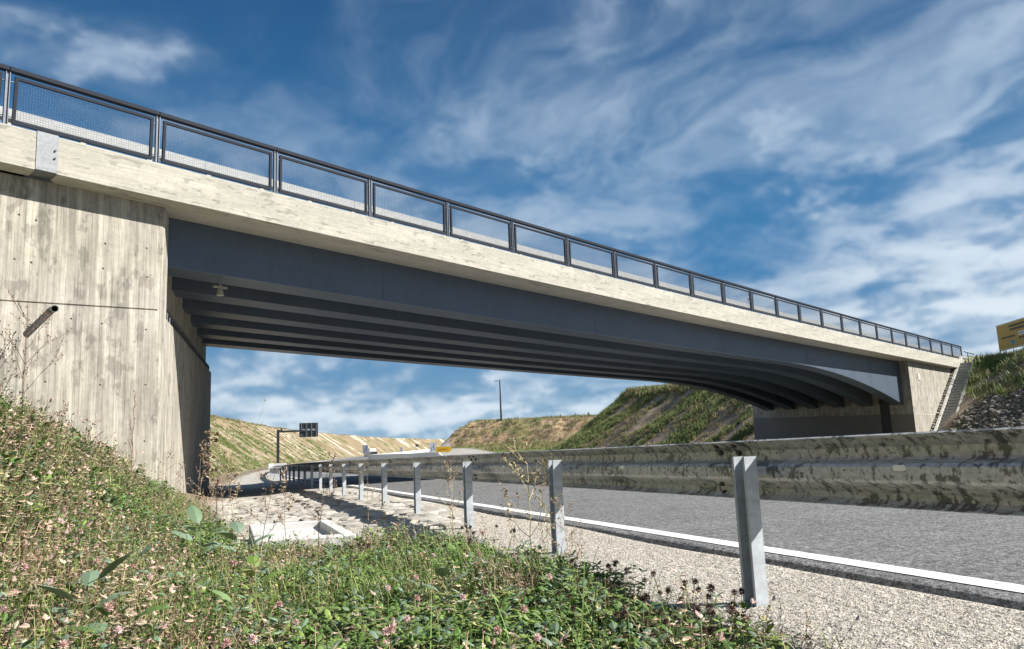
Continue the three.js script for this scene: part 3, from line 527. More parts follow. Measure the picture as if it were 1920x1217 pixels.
{ // big yellow board on the right
  const t = canvasTex(1024, 384, (c, w, h) => {
    c.fillStyle = '#b98f2c'; c.fillRect(0, 0, w, h); c.strokeStyle = '#d8d6c8'; c.lineWidth = 10; c.strokeRect(8, 8, w - 16, h - 16);
    c.fillStyle = '#4a3a12'; c.fillRect(300, 46, 560, 30); c.fillRect(320, 96, 500, 34); c.fillRect(90, 196, 330, 26);
    c.fillStyle = '#dcdccf'; c.fillRect(500, 168, 150, 52); c.fillStyle = '#3f4a56'; c.fillRect(525, 184, 26, 20); c.fillRect(570, 184, 40, 20);
    c.fillStyle = '#6f9a92'; c.fillRect(300, 262, 120, 62); c.fillStyle = '#31505a'; c.beginPath(); c.moveTo(320, 310); c.lineTo(350, 276); c.lineTo(400, 300); c.fill();
    c.fillStyle = '#1d160a'; c.beginPath(); c.moveTo(490, 256); c.lineTo(540, 232); c.lineTo(540, 248); c.lineTo(720, 240); c.lineTo(720, 264); c.lineTo(540, 264); c.lineTo(540, 280); c.fill();
  });
  const d0 = 74, a = polar(31.38, d0), axis = 5 * Math.PI / 180, w = 6.4, h = 2.08, ux = -Math.sin(axis), uz = Math.cos(axis);  // unit vector from the far to the near end
  const cx = a[0] + ux * w / 2, cz = a[2] + uz * w / 2, gy = onLand(cx, cz), g = thing('yellow_direction_board', 'large yellow direction board with dark writing on the embankment top', 'sign', null, [cx, gy, cz], Math.atan2(ux, uz) - Math.PI / 2);
  const m = plateMesh('board', w, h, 0.08, std({ map: t, roughness: 0.5 }), M.grey, g); m.position.y = EYE + d0 * Math.tan(5.75 * Math.PI / 180) - gy;
  for (const x of [-2.7, -2.4, 1.6, 1.9]) mesh('post', new THREE.CylinderGeometry(0.04, 0.04, 5.2, 10).translate(x, m.position.y - 3.2 + 0.5, -0.09), M.grey, g);
}
{ // yellow arrow plate
  const t = canvasTex(512, 160, (c, w, h) => { c.fillStyle = '#d8a417'; c.fillRect(0, 0, w, h); c.fillStyle = '#2a1d04'; c.font = 'bold 92px sans-serif'; c.textAlign = 'center'; c.textBaseline = 'middle'; c.fillText('Ausfahrt', w * 0.46, h * 0.54); });
  const d = 108, a = groundAt(-5.15, d), g = thing('exit_arrow_sign', 'yellow arrow shaped exit sign pointing right beside the far road', 'sign', null, a, 5.15 * Math.PI / 180);
  const y = EYE + d * Math.tan(0.54 * Math.PI / 180) - a[1];
  const sh = new THREE.Shape(); [[-1.07, -0.36], [0.72, -0.36], [1.07, 0], [0.72, 0.36], [-1.07, 0.36]].forEach(([p, q], i) => sh[i ? 'lineTo' : 'moveTo'](p, q));
  const m = mesh('plate', bare(new THREE.ExtrudeGeometry(sh, { depth: 0.05, bevelEnabled: false })), M.yellow, g); m.position.y = y;
  mesh('sign_face', new THREE.PlaneGeometry(1.72, 0.54).translate(-0.16, 0, 0.056), std({ map: t, roughness: 0.5 }), m);
  for (const x of [-0.75, 0.45]) mesh('post', new THREE.CylinderGeometry(0.035, 0.035, y + 0.2, 8).translate(x, y / 2, -0.03), M.white, g);
}
function forkBoard(az, d, yc, w, h, dark, label) {
  const t = canvasTex(128, 192, (c, W2, H2) => { c.fillStyle = dark ? '#7d8697' : '#b9bfc6'; c.fillRect(0, 0, W2, H2); c.strokeStyle = '#3a4658'; c.lineWidth = 12; c.beginPath(); c.moveTo(84, 168); c.lineTo(84, 20); c.moveTo(78, 90); c.quadraticCurveTo(34, 84, 34, 168); c.stroke(); });
  const a = groundAt(az, d), g = thing('exit_board', label, 'sign', 'grey road boards', a, -az * Math.PI / 180); const y = EYE + d * Math.tan(yc * Math.PI / 180) - a[1];
  plateMesh('board', w, h, 0.06, std({ map: t, roughness: 0.5 }), M.grey, g).position.y = y; for (const x of [-w * 0.3, w * 0.3]) mesh('post', new THREE.CylinderGeometry(0.04, 0.04, y + 0.3, 8).translate(x, y / 2, -0.06), M.grey, g);
}
forkBoard(-10.62, 255, 0.77, 1.75, 2.5, true, 'bluish grey board with a dark fork symbol in front of the white truck');
forkBoard(-5.95, 200, 0.72, 1.7, 2.2, false, 'pale grey board with a dark fork symbol beside the yellow arrow sign');
{ const a = groundAt(-8.15, 300), g = thing('small_road_sign', 'small grey upright sign standing before the tan hillside', 'sign', 'small signs', a, 8.15 * Math.PI / 180), y = EYE + 300 * Math.tan(0.64 * Math.PI / 180) - a[1]; plateMesh('plate', 0.9, 1.6, 0.05, M.grey, M.grey, g).position.y = y; mesh('post', new THREE.CylinderGeometry(0.05, 0.05, y + 0.3, 8).translate(0, y / 2, -0.06), M.grey, g); }
{ const a = groundAt(-7.05, 300), g = thing('small_road_sign', 'small dark brown board on posts before the tan hillside', 'sign', 'small signs', a, 7.05 * Math.PI / 180), y = EYE + 300 * Math.tan(0.88 * Math.PI / 180) - a[1]; const br = std({ color: rgb(0.07, 0.045, 0.02) }); plateMesh('plate', 1.2, 0.95, 0.05, br, M.grey, g).position.y = y; for (const x of [-0.4, 0.4]) mesh('post', new THREE.CylinderGeometry(0.05, 0.05, y + 0.3, 8).translate(x, y / 2, -0.06), M.grey, g); }
{ // cantilever gantry seen from behind
  const d = 140, a = groundAt(-16.48, d), g = thing('cantilever_gantry', 'dark cantilever gantry carrying a three bay sign board over the road', 'gantry', null, a, 15.4 * Math.PI / 180), yt = EYE + d * Math.tan(2.24 * Math.PI / 180) - a[1];
  mesh('post', metreUV(new RoundedBoxGeometry(0.46, yt + 0.3, 0.46, 2, 0.03).translate(0, yt / 2, 0), 1), M.darkGrey, g);
  mesh('base_block', metreUV(new RoundedBoxGeometry(2.1, 1.1, 1.4, 2, 0.05).translate(0.3, 0.3, 0), 1), M.box, g);
  mesh('arm', metreUV(new RoundedBoxGeometry(4.4, 0.3, 0.3, 2, 0.03).translate(2.2, yt - 0.16, 0), 1), M.darkGrey, g); mesh('beacon', new THREE.CylinderGeometry(0.14, 0.16, 0.42, 10).translate(0.55, yt + 0.2, 0), M.darkGrey, g);
  const b = mesh('board', metreUV(new RoundedBoxGeometry(3.05, 2.32, 0.16, 2, 0.03), 1), M.darkGrey, g); b.position.set(4.95, yt - 0.04, -0.25);
  for (const x of [-1.22, -0.42, 0.42, 1.22]) mesh('stiffener', box(0.09, 2.28, 0.16, x, 0, 0.15), M.railGrey, b); for (const x of [-0.82, 0, 0.82]) mesh('bay_panel', box(0.5, 0.28, 0.08, x, 0.05, 0.12), M.grey, b); mesh('top_edge', box(3.05, 0.05, 0.2, 0, 1.185, 0.02), M.railGrey, b);
  const tb = thing('rail_terminal', 'white rounded concrete guard rail terminal beside the gantry foot', 'barrier', null, groundAt(-16.95, 132), 0.3); mesh('block', metreUV(new RoundedBoxGeometry(0.9, 0.95, 2.2, 3, 0.2).translate(0, 0.45, 0), 1), M.white, tb);
}
{ // lighting pole on the farther hill
  const d = 200, a = groundAt(-1.05, d), g = thing('lamp_pole', 'tall thin lamp pole on the brown hill crest', 'lamp post', null, a), h = EYE + d * Math.tan(5.27 * Math.PI / 180) - a[1];
  mesh('pole', new THREE.CylinderGeometry(0.13, 0.26, h, 12).translate(0, h / 2, 0), M.darkGrey, g); mesh('arm', box(1.1, 0.10, 0.1, -0.5, h - 0.12, 0), M.darkGrey, g); mesh('lamp_head', metreUV(new RoundedBoxGeometry(0.8, 0.2, 0.3, 2, 0.06).translate(-0.95, h - 0.2, 0), 1), M.grey, g);
}
{ // white truck
  const d = 305, a = groundAt(-10.22, d); const g = thing('white_truck', 'white box truck with a dark cab driving on the far road', 'truck', null, [a[0], EYE + d * Math.tan(0.10 * Math.PI / 180), a[2]], 10.2 * Math.PI / 180 + 0.35);
  const cargo = mesh('cargo_box', metreUV(new RoundedBoxGeometry(2.5, 2.75, 6.2, 2, 0.05).translate(0, 2.3, -1.4), 1), M.white, g); mesh('rear_frame', box(2.52, 0.1, 6.22, 0, 0.92, -1.4), M.grey, g);
  const cab = mesh('cab', metreUV(new RoundedBoxGeometry(2.35, 2.1, 1.7, 3, 0.18).translate(0, 1.6, 2.7), 1), M.grey, g); mesh('windscreen', metreUV(new RoundedBoxGeometry(2.05, 0.85, 0.06, 2, 0.02).translate(0, 2.05, 3.56), 1), M.glass, cab); mesh('bumper', box(2.3, 0.35, 0.16, 0, 0.62, 3.6), M.darkGrey, cab); for (const x of [-0.85, 0.85]) mesh('headlight', box(0.34, 0.16, 0.06, x, 0.85, 3.58), M.white, cab);
  mesh('chassis', box(0.9, 0.25, 8.2, 0, 0.72, -0.4), M.darkGrey, g); for (const z of [2.6, -2.4, -3.6]) for (const x of [-1.05, 1.05]) { const w = mesh('wheel', new THREE.CylinderGeometry(0.5, 0.5, 0.32, 20).rotateZ(Math.PI / 2).translate(x, 0.5, z), M.tyre, g); mesh('rim', new THREE.CylinderGeometry(0.24, 0.24, 0.34, 14).rotateZ(Math.PI / 2).translate(x, 0.5, z), M.grey, w); }
}
for (const [az, d, l] of [[-0.1, 172, 'white delineator post on the grass strip below the brown hill'], [1.68, 165, 'white delineator post beside the foot of the green hill'], [-4.3, 120, 'white delineator post beside the yellow arrow sign'], [-9.1, 240, 'small dark marker post beside the far road']]) {
  const a = groundAt(az, d), g = thing('delineator_post', l, 'delineator', 'delineators', a); const s = new THREE.Shape(); [[-0.07, 0], [0.07, 0], [0.07, 0.92], [-0.07, 1.02]].forEach(([p, q], i) => s[i ? 'lineTo' : 'moveTo'](p, q));
  mesh('stake', bare(new THREE.ExtrudeGeometry(s, { depth: 0.1, bevelEnabled: false })), az < -9 ? M.darkGrey : M.white, g); mesh('dark_band', box(0.15, 0.2, 0.12, 0, 0.74, 0.05), M.darkGrey, g);
}
{ // conifers behind the farther hill
  const needle = std({ color: rgb(0.035, 0.055, 0.035), roughness: 1 }), bark = std({ color: rgb(0.08, 0.06, 0.04), roughness: 1 });
  const mk = (h, seedN) => { const parts = []; const tiers = 9; for (let k = 0; k < tiers; k++) { const y = h * (0.12 + 0.86 * k / tiers), r = h * 0.34 * (1 - k / tiers) + 0.2; for (let b = 0; b < 9; b++) { const a = b / 9 * 6.283 + k * 0.7 + hash(b, k + seedN) * 0.5, rr2 = r * (0.7 + 0.5 * hash(b + 9, k * 3 + seedN)); const c = new THREE.ConeGeometry(rr2 * 0.34, rr2, 5).rotateZ(-Math.PI / 2 - 0.35).translate(rr2 / 2, 0, 0).rotateY(a).translate(0, y, 0); parts.push(bare(c)); } } parts.push(bare(new THREE.ConeGeometry(0.16, h * 0.14, 5).translate(0, h * 0.97, 0))); return mergeGeometries(parts); };
  const crowns = [mk(1.9, 1), mk(2.6, 2), mk(1.5, 3)], trunk = new THREE.CylinderGeometry(0.04, 0.09, 1.4, 7).translate(0, 0.6, 0);
  [[2.0, 1], [2.5, 0], [2.85, 2], [3.15, 1], [3.5, 2], [3.9, 0], [4.25, 1], [4.55, 2], [4.9, 0], [5.15, 1], [5.5, 2], [1.6, 2]].forEach(([az, k]) => { const d = rr(228, 262), a = groundAt(az, d); const g = thing('conifer_tree', 'dark young conifer behind the brown hill crest', 'tree', 'conifers on the horizon', a); mesh('crown', crowns[k], needle, g); mesh('trunk', trunk, bark, g); });
}

// ------------------------------------------------------------------ concrete barrier in the median
{
  const b0 = W(105, 21), bar = thing('concrete_barrier', 'long white concrete safety barrier along the far road bend', 'barrier', null, b0);
  const pAt = (t) => mix(21.5, 13.8, S(100, 215, t)); const sec = [[-0.30, -0.9], [-0.30, 0.08], [-0.17, 0.3], [-0.1, 1.0], [0.1, 1.0], [0.17, 0.3], [0.30, 0.08], [0.30, -0.9]];
  for (let t = 103; t < 420; t += 12) mesh('segment', metreUV(sweep(sec, range(t, t + 11.94, 4), (q, a, y) => { const w = W(q, pAt(q) + a, roadY(q) + 0.55 * S(320, 150, q) + y * S(102.6, 105, q + 0.6)); return [w[0] - b0[0], w[1], w[2] - b0[2]]; }), 2), M.white, bar);
}

// ------------------------------------------------------------------ plants
const leafMat = new THREE.MeshPhysicalMaterial({ vertexColors: true, roughness: 0.62, side: THREE.DoubleSide, transmission: 0.22, thickness: 0 });
const dryMat = std({ vertexColors: true, roughness: 0.9 });
class Buf {
  constructor() { this.p = []; this.c = []; }
  tri(a, b, c, col) { this.p.push(a.x, a.y, a.z, b.x, b.y, b.z, c.x, c.y, c.z); for (let i = 0; i < 3; i++) this.c.push(...col); }
  geo() { const g = new THREE.BufferGeometry(); g.setAttribute('position', new THREE.Float32BufferAttribute(this.p, 3)); g.setAttribute('color', new THREE.Float32BufferAttribute(this.c, 3)); g.computeVertexNormals(); return g; }
  leaf(base, yaw, pitch, len, wid, droop, col, prof = [0.25, 0.85, 1, 0.75, 0], fold = 0.25) {
    const n = prof.length; let pos = base.clone(), rows = [];
    for (let i = 0; i < n; i++) {
      const s = i / (n - 1), pt = pitch - droop * s, f = V(Math.cos(yaw) * Math.cos(pt), Math.sin(pt), Math.sin(yaw) * Math.cos(pt)), r = V(-Math.sin(yaw), 0, Math.cos(yaw)), up = V(0, 0, 0).crossVectors(r, f).multiplyScalar(-1);
      const w = wid * prof[i] / 2; rows.push([pos.clone().addScaledVector(r, w).addScaledVector(up, w * fold), pos.clone(), pos.clone().addScaledVector(r, -w).addScaledVector(up, w * fold)]);
      pos = pos.clone().addScaledVector(f, len / (n - 1));
    }
    for (let i = 0; i + 1 < n; i++) for (let k = 0; k < 2; k++) { const a = rows[i][k], b = rows[i][k + 1], c = rows[i + 1][k + 1], d = rows[i + 1][k]; this.tri(a, b, c, col); if (prof[i + 1] > 0) this.tri(a, c, d, col); else if (k === 1) this.tri(a, c, d, col); }
  }
  blade(base, yaw, pitch, len, wid, droop, col, n = 4) {
    let pos = base.clone(), L = null, R = null;
    for (let i = 0; i <= n; i++) { const s = i / n, pt = pitch - droop * s * s, f = V(Math.cos(yaw) * Math.cos(pt), Math.sin(pt), Math.sin(yaw) * Math.cos(pt)), r = V(-Math.sin(yaw), 0, Math.cos(yaw)), w = wid * (1 - s * s) / 2; const l2 = pos.clone().addScaledVector(r, w), r2 = pos.clone().addScaledVector(r, -w); if (L) { this.tri(L, R, r2, col); if (i < n) this.tri(L, r2, l2, col); } L = l2; R = r2; pos = pos.clone().addScaledVector(f, len / n); }
    return pos;
  }
  stick(a, b, r, col) { const d = new THREE.Vector3().subVectors(b, a), u = V(-d.z, 0, d.x); if (u.lengthSq() < 1e-9) u.set(1, 0, 0); u.normalize(); const v = new THREE.Vector3().crossVectors(d, u).normalize(); const A = [], B = []; for (let k = 0; k < 3; k++) { const t = k * 2.0944, o = u.clone().multiplyScalar(Math.cos(t) * r).addScaledVector(v, Math.sin(t) * r); A.push(a.clone().add(o)); B.push(b.clone().addScaledVector(o, 0.7)); } for (let k = 0; k < 3; k++) { const j = (k + 1) % 3; this.tri(A[k], A[j], B[j], col); this.tri(A[k], B[j], B[k], col); } }
}
const jit = (c, k = 0.2) => { const f = 1 + (rnd() - 0.5) * 2 * k, h = (rnd() - 0.5) * k * 0.4; return [c[0] * (f + h), c[1] * f, c[2] * (f - h)]; };
const GREEN = [[0.10, 0.19, 0.025], [0.15, 0.25, 0.035], [0.07, 0.145, 0.025], [0.22, 0.30, 0.06]], BLUEG = [[0.14, 0.22, 0.12], [0.18, 0.26, 0.16]], DRY = [[0.26, 0.19, 0.11], [0.36, 0.27, 0.16], [0.17, 0.115, 0.07], [0.42, 0.33, 0.22], [0.13, 0.08, 0.055]], PINK = [[0.40, 0.26, 0.22], [0.46, 0.33, 0.27], [0.30, 0.17, 0.13]], STRAW = [[0.46, 0.40, 0.22], [0.40, 0.36, 0.17], [0.5, 0.45, 0.30]];
const leafy = [0.2, 0.8, 1, 0.85, 0.0], lance = [0.3, 0.9, 0.95, 0.6, 0];
function cloverClump(n, R, hgt) {
  const b = new Buf();
  for (let i = 0; i < n; i++) {
    const a = rr(0, 6.28), r = R * Math.sqrt(rnd()), root = V(Math.cos(a) * r * 0.5, 0, Math.sin(a) * r * 0.5), top = V(Math.cos(a) * r, hgt * rr(0.35, 1.05), Math.sin(a) * r), c = jit(pick(GREEN), 0.28), l = rr(0.024, 0.046);
    b.stick(root, top, 0.0012, jit([0.14, 0.19, 0.06])); const y0 = rr(0, 6.28), tilt = rr(-0.2, 0.6);
    for (let k = 0; k < 3; k++) b.leaf(top, y0 + k * 2.094, tilt + rr(-0.3, 0.3), l, l * 0.78, rr(0, 0.6), jit(c, 0.1), [0.15, 0.8, 1, 0.7], 0.3);
  }
  return b.geo();
}
function grassClump(n, R, hgt, cols) { const b = new Buf(); for (let i = 0; i < n; i++) { const a = rr(0, 6.28), r = R * Math.sqrt(rnd()); b.blade(V(Math.cos(a) * r, 0, Math.sin(a) * r), rr(0, 6.28), rr(1.0, 1.5), hgt * rr(0.5, 1.2), rr(0.004, 0.0085), rr(0.3, 1.6), jit(pick(cols), 0.25)); } return b.geo(); }
function weedClump(n, R, hgt, cols, ls = 1) { const b = new Buf(); for (let i = 0; i < n; i++) { const a = rr(0, 6.28), r = R * Math.sqrt(rnd()); let p = V(Math.cos(a) * r, 0, Math.sin(a) * r), d = V(rr(-0.35, 0.35), 1, rr(-0.35, 0.35)).normalize(); const h = hgt * rr(0.5, 1.1), c = jit(pick(cols), 0.2); for (let k = 0; k < 6; k++) { const q = p.clone().addScaledVector(d, h / 6); b.stick(p, q, 0.0014, jit([0.16, 0.16, 0.07])); for (let m = 0; m < 2; m++) b.leaf(q, rr(0, 6.28), rr(0.1, 0.9), rr(0.03, 0.07) * ls, rr(0.014, 0.032) * ls, rr(0.2, 1.2), jit(c, 0.22), leafy, 0.3); d.x += rr(-0.2, 0.2); d.z += rr(-0.2, 0.2); d.normalize(); p = q; } } return b.geo(); }
function dryClump(n, R, hgt) {
  const b = new Buf();
  for (let i = 0; i < n; i++) { const a = rr(0, 6.28), r = R * Math.sqrt(rnd()); let p = V(Math.cos(a) * r, 0, Math.sin(a) * r), d = V(rr(-0.9, 0.9), 1, rr(-0.9, 0.9)).normalize(); const h = hgt * rr(0.4, 1.25), c = pick(rnd() < 0.7 ? DRY : PINK);
    for (let k = 0; k < 5; k++) { const q = p.clone().addScaledVector(d, h / 5); b.stick(p, q, 0.0013, jit(c, 0.25)); if (rnd() < 0.75) b.leaf(q, rr(0, 6.28), rr(-0.6, 1.0), rr(0.013, 0.03), rr(0.008, 0.015), rr(-1, 2), jit(pick(rnd() < 0.65 ? DRY : PINK), 0.3), [0.3, 1, 0.8, 0], 0.7); d.x += rr(-0.35, 0.35); d.z += rr(-0.35, 0.35); d.normalize(); p = q; }
    if (rnd() < 0.4) for (let k = 0; k < 4; k++) b.leaf(p, rr(0, 6.28), rr(0, 1.4), 0.012, 0.007, 1, jit(pick(PINK), 0.3), [0.5, 1, 0], 0.5); }
  return b.geo();
}
function litter(n, R) { const b = new Buf(); for (let i = 0; i < n; i++) { const a = rr(0, 6.28), r = R * Math.sqrt(rnd()); b.blade(V(Math.cos(a) * r, rr(0.005, 0.05), Math.sin(a) * r), rr(0, 6.28), rr(-0.1, 0.5), rr(0.05, 0.16), rr(0.002, 0.005), rr(-0.4, 1), jit(pick(rnd() < 0.6 ? STRAW : DRY), 0.3), 2); } return b.geo(); }
const edgeP = (t) => t < 3.4 ? -0.70 : t < 5.0 ? mix(-0.70, -1.35, (t - 3.4) / 1.6) : t < 8 ? -2.45 : -2.6 - (t - 8) * 0.13;
function vegDens(t, p) { const [x, , z] = W(t, p); const e = edgeP(t) + (fbm(x * 1.6, z * 1.6, 3) - 0.5) * 0.9; return S(e + 0.12, e - 0.3, p); }
const blocked = (x, z, m = 0.08) => { const s = BD[0] * x + BD[1] * z, u = -14.8 - (BN[0] * x + BN[1] * z); return u > 0.45 - m && s < frontL(u) + m; };
const boxed = (t, p) => t > 4.25 && t < 6.85 && p > -2.4 && p < -1.25;
function scatter(name, label, category, geos, mat, count, accept, scale, tint) {
  const mats = geos.map(() => []), cols = geos.map(() => []), q = new THREE.Object3D(); let tries = 0, n = 0;
  while (n < count && tries < count * 60) {
    tries++; const d = 1.75 + 15 * Math.pow(rnd(), 0.85), az = rr(-42, 26) * Math.PI / 180, x = Math.sin(az) * d, z = -Math.cos(az) * d, [t, p] = RC(x, z);
    if (blocked(x, z) || boxed(t, p)) continue; const k = accept(t, p, x, z, d); if (rnd() > k) continue;
    q.position.set(x, H(t, p) - 0.005, z); q.rotation.set(rr(-0.15, 0.15), rr(0, 6.28), rr(-0.15, 0.15)); q.scale.setScalar(scale(t, p, d)); q.updateMatrix(); const g = Math.floor(rnd() * geos.length); mats[g].push(q.matrix.clone()); cols[g].push(tint()); n++;
  }
  geos.forEach((g, i) => { if (!mats[i].length) return; const im = new THREE.InstancedMesh(g, mat, mats[i].length); mats[i].forEach((m, k) => { im.setMatrixAt(k, m); im.setColorAt(k, cols[i][k]); }); im.name = numbered(name); im.castShadow = im.receiveShadow = true; tag(im, label, category, null, 'stuff'); scene.add(im); });
}
const zoneGreen = (t, p, x, z) => clamp(0.14 + 0.62 * S(-3.6, -1.6, p) * S(6.5, 4, t) + (fbm(x * 0.9 + 4, z * 0.9, 4) - 0.5) * 2.2 + (fbm(x * 3 + 4, z * 3, 2) - 0.5) * 0.8);
const near = (d) => clamp(3.6 / d, 0.28, 1);
const tintv = (a, b) => () => { const v = rr(a, b); return new THREE.Color().setRGB(v * rr(0.92, 1.08), v, v * rr(0.9, 1.1)); };
const tall = (t, p, d) => rr(0.6, 1.2) * mix(0.8, 1.75, S(-3.0, -4.8, p));
scatter('clover_cover', 'dense green clover leaves covering the bank', 'clover', [cloverClump(20, 0.12, 0.16), cloverClump(17, 0.14, 0.2), cloverClump(22, 0.13, 0.12)], leafMat, 4000, (t, p, x, z, d) => vegDens(t, p) * zoneGreen(t, p, x, z) * near(d), tall, tintv(0.7, 1.35));
scatter('grass_cover', 'thin green and straw grass blades among the clover', 'grass', [grassClump(26, 0.07, 0.34, GREEN), grassClump(18, 0.1, 0.34, [...GREEN, ...STRAW])], leafMat, 1700, (t, p, x, z, d) => vegDens(t, p) * S(0.42, 0.66, fbm(x * 1.3, z * 1.3 + 9, 3)) * near(d), tall, tintv(0.75, 1.4));
scatter('weed_cover', 'small leafy weeds growing through the dry stalks', 'weeds', [weedClump(8, 0.1, 0.2, GREEN), weedClump(7, 0.12, 0.25, [...GREEN, ...BLUEG, STRAW[1]])], leafMat, 3400, (t, p, x, z, d) => vegDens(t, p) * mix(0.45, 0.8, S(-1.8, -3.4, p)) * near(d), tall, tintv(0.7, 1.3));
scatter('withered_weeds', 'withered brown weeds with small curled leaves on the bank', 'weeds', [weedClump(7, 0.12, 0.26, [...DRY, ...PINK, ...STRAW], 0.45), weedClump(6, 0.12, 0.34, [...DRY, ...PINK], 0.5)], dryMat, 2600, (t, p, x, z, d) => vegDens(t, p) * Math.max(0.05, 0.95 - zoneGreen(t, p, x, z) * 1.25) * mix(0.35, 1, S(-1.4, -3.2, p)) * near(d), (t, p, d) => tall(t, p, d) * rr(0.9, 1.25), tintv(0.7, 1.4));
scatter('tall_grass', 'long loose green and straw grass stems above the clover', 'grass', [grassClump(6, 0.09, 0.46, [...GREEN, ...STRAW])], leafMat, 300, (t, p, x, z, d) => vegDens(t, p) * near(d), () => rr(0.7, 1.15), tintv(0.8, 1.4));
scatter('dry_stalks', 'tangled brown and pinkish dry stalks on the bank', 'dry plants', [dryClump(11, 0.12, 0.26), dryClump(9, 0.13, 0.32), dryClump(12, 0.1, 0.2)], dryMat, 4600, (t, p, x, z, d) => vegDens(t, p) * Math.max(0.06, 1.0 - zoneGreen(t, p, x, z) * 1.15) * near(d), tall, tintv(0.7, 1.5));
scatter('straw_litter', 'straw and dry blades lying under the plants', 'litter', [litter(26, 0.14)], dryMat, 2600, (t, p, x, z, d) => S(edgeP(t) + 0.5, edgeP(t) - 0.2, p) * near(d), () => rr(0.8, 1.3), tintv(0.6, 1.3));

// gravel stones on the verge
{
  const N = 150000, g = new THREE.OctahedronGeometry(1, 0), im = new THREE.InstancedMesh(bare(g), std({ color: rgb(0.50, 0.475, 0.43), roughness: 0.95 }), N), q = new THREE.Object3D(), c = new THREE.Color(); let n = 0;
  while (n < N) { const t = -3 + 13 * Math.pow(rnd(), 1.5), p = rr(-1.3, 0.86); const [x, , z] = W(t, p); q.position.set(x, H(t, p) + 0.001, z); const s = rr(0.0024, 0.0054) * (rnd() < 0.04 ? 2 : 1) * mix(1, 1.5, S(1, 8, t)); q.scale.set(s * rr(0.8, 1.6), s * rr(0.5, 0.9), s * rr(0.8, 1.4)); q.rotation.set(rr(-0.6, 0.6), rr(0, 6.28), rr(-0.6, 0.6)); q.updateMatrix(); im.setMatrixAt(n, q.matrix); const v = rnd() < 0.05 ? rr(0.45, 0.7) : rr(0.8, 1.2); im.setColorAt(n, c.setRGB(v, v * rr(0.94, 1), v * rr(0.84, 1))); n++; }
  im.name = 'gravel'; im.castShadow = im.receiveShadow = true; tag(im, 'pale gravel stones covering the road verge', 'gravel', null, 'stuff'); scene.add(im);
}
// grass on the hills
{
  const b1 = new Buf(), b2 = new Buf(); for (let i = 0; i < 22; i++) { const a = rr(0, 6.28), r = 0.45 * Math.sqrt(rnd()); b1.blade(V(Math.cos(a) * r, 0, Math.sin(a) * r), rr(0, 6.28), rr(0.9, 1.5), rr(0.3, 0.8), 0.05, rr(0.4, 1.4), jit([0.16, 0.20, 0.05], 0.35), 3); b2.blade(V(Math.cos(a) * r, 0, Math.sin(a) * r), rr(0, 6.28), rr(0.9, 1.5), rr(0.3, 0.8), 0.05, rr(0.3, 1.2), jit([0.27, 0.22, 0.12], 0.35), 3); }
  const geos = [b1.geo(), b2.geo()], lists = [[], []], cols = [[], []], q = new THREE.Object3D();
  const put = (t, p, s, k) => { const [x, , z] = W(t, p); if (blockedFar(x, z)) return; q.position.set(x, H(t, p) - 0.04, z); q.scale.setScalar(s); q.rotation.set(rr(-0.2, 0.2), rr(0, 6.28), rr(-0.2, 0.2)); q.updateMatrix(); lists[k].push(q.matrix.clone()); const v = rr(0.6, 1.5); cols[k].push(new THREE.Color().setRGB(v, v * rr(0.95, 1.1), v * 0.95)); };
  function blockedFar(x, z) { const s = BD[0] * x + BD[1] * z, u = -14.8 - (BN[0] * x + BN[1] * z); return u > -1.2 && u < 16.5 && s > 40 && s < 90; }
  const isGreen = (t, p) => { const st = fbm(t * 0.22 + p * 0.05, p * 0.06 + 2, 3), st2 = fbm(t * 0.6 + 20, p * 0.16, 4); return S(0.45, 0.54, st * 0.6 + st2 * 0.4 + S(95, 115, t) * 0.1); };
  for (let i = 0; i < 30000; i++) { const t = rr(40, 122), p = 40.5 + 17 * Math.pow(rnd(), 0.9), g = isGreen(t, p); if (rnd() < 0.1 + 0.9 * g) put(t, p, rr(0.35, 0.85), rnd() < g * 0.95 ? 0 : 1); }
  for (let i = 0; i < 3500; i++) { const t = rr(14, 60), p = rr(45.5, 62); put(t, p, rr(0.6, 1.2), rnd() < 0.75 ? 0 : 1); }
  for (let i = 0; i < 5000; i++) { const t = rr(40, 122), p = rr(53, 58); put(t, p, rr(0.7, 1.5), rnd() < 0.5 ? 0 : 1); }
  for (let i = 0; i < 9000; i++) { const t = rr(130, 260), p = rr(34, 95); put(t, p, rr(0.6, 1.3), rnd() < 0.45 ? 0 : 1); }
  for (let i = 0; i < 16000; i++) { const t = rr(30, 300), p = -5 - 18 * Math.pow(rnd(), 0.9), g = S(0.44, 0.58, fbm(t * 0.3 + 80, p * 0.4, 4) - S(130, 360, t) * 0.14); if (rnd() < 0.07 + 0.75 * g) put(t, p, rr(0.35, 0.9), rnd() < g ? 0 : 1); }
  for (let i = 0; i < 3000; i++) { const t = rr(60, 500); put(t, rr(-25.5, -22.5), rr(0.6, 1.4), 1); }
  geos.forEach((g, i) => { const im = new THREE.InstancedMesh(g, i ? dryMat : leafMat, lists[i].length); lists[i].forEach((m, k) => { im.setMatrixAt(k, m); im.setColorAt(k, cols[i][k]); }); im.name = 'hill_grass' + (i ? '_001' : ''); im.castShadow = im.receiveShadow = true; tag(im, i ? 'dry brown grass tufts on the cutting slopes' : 'green grass tufts on the cutting slopes', 'grass', null, 'stuff'); scene.add(im); });
}

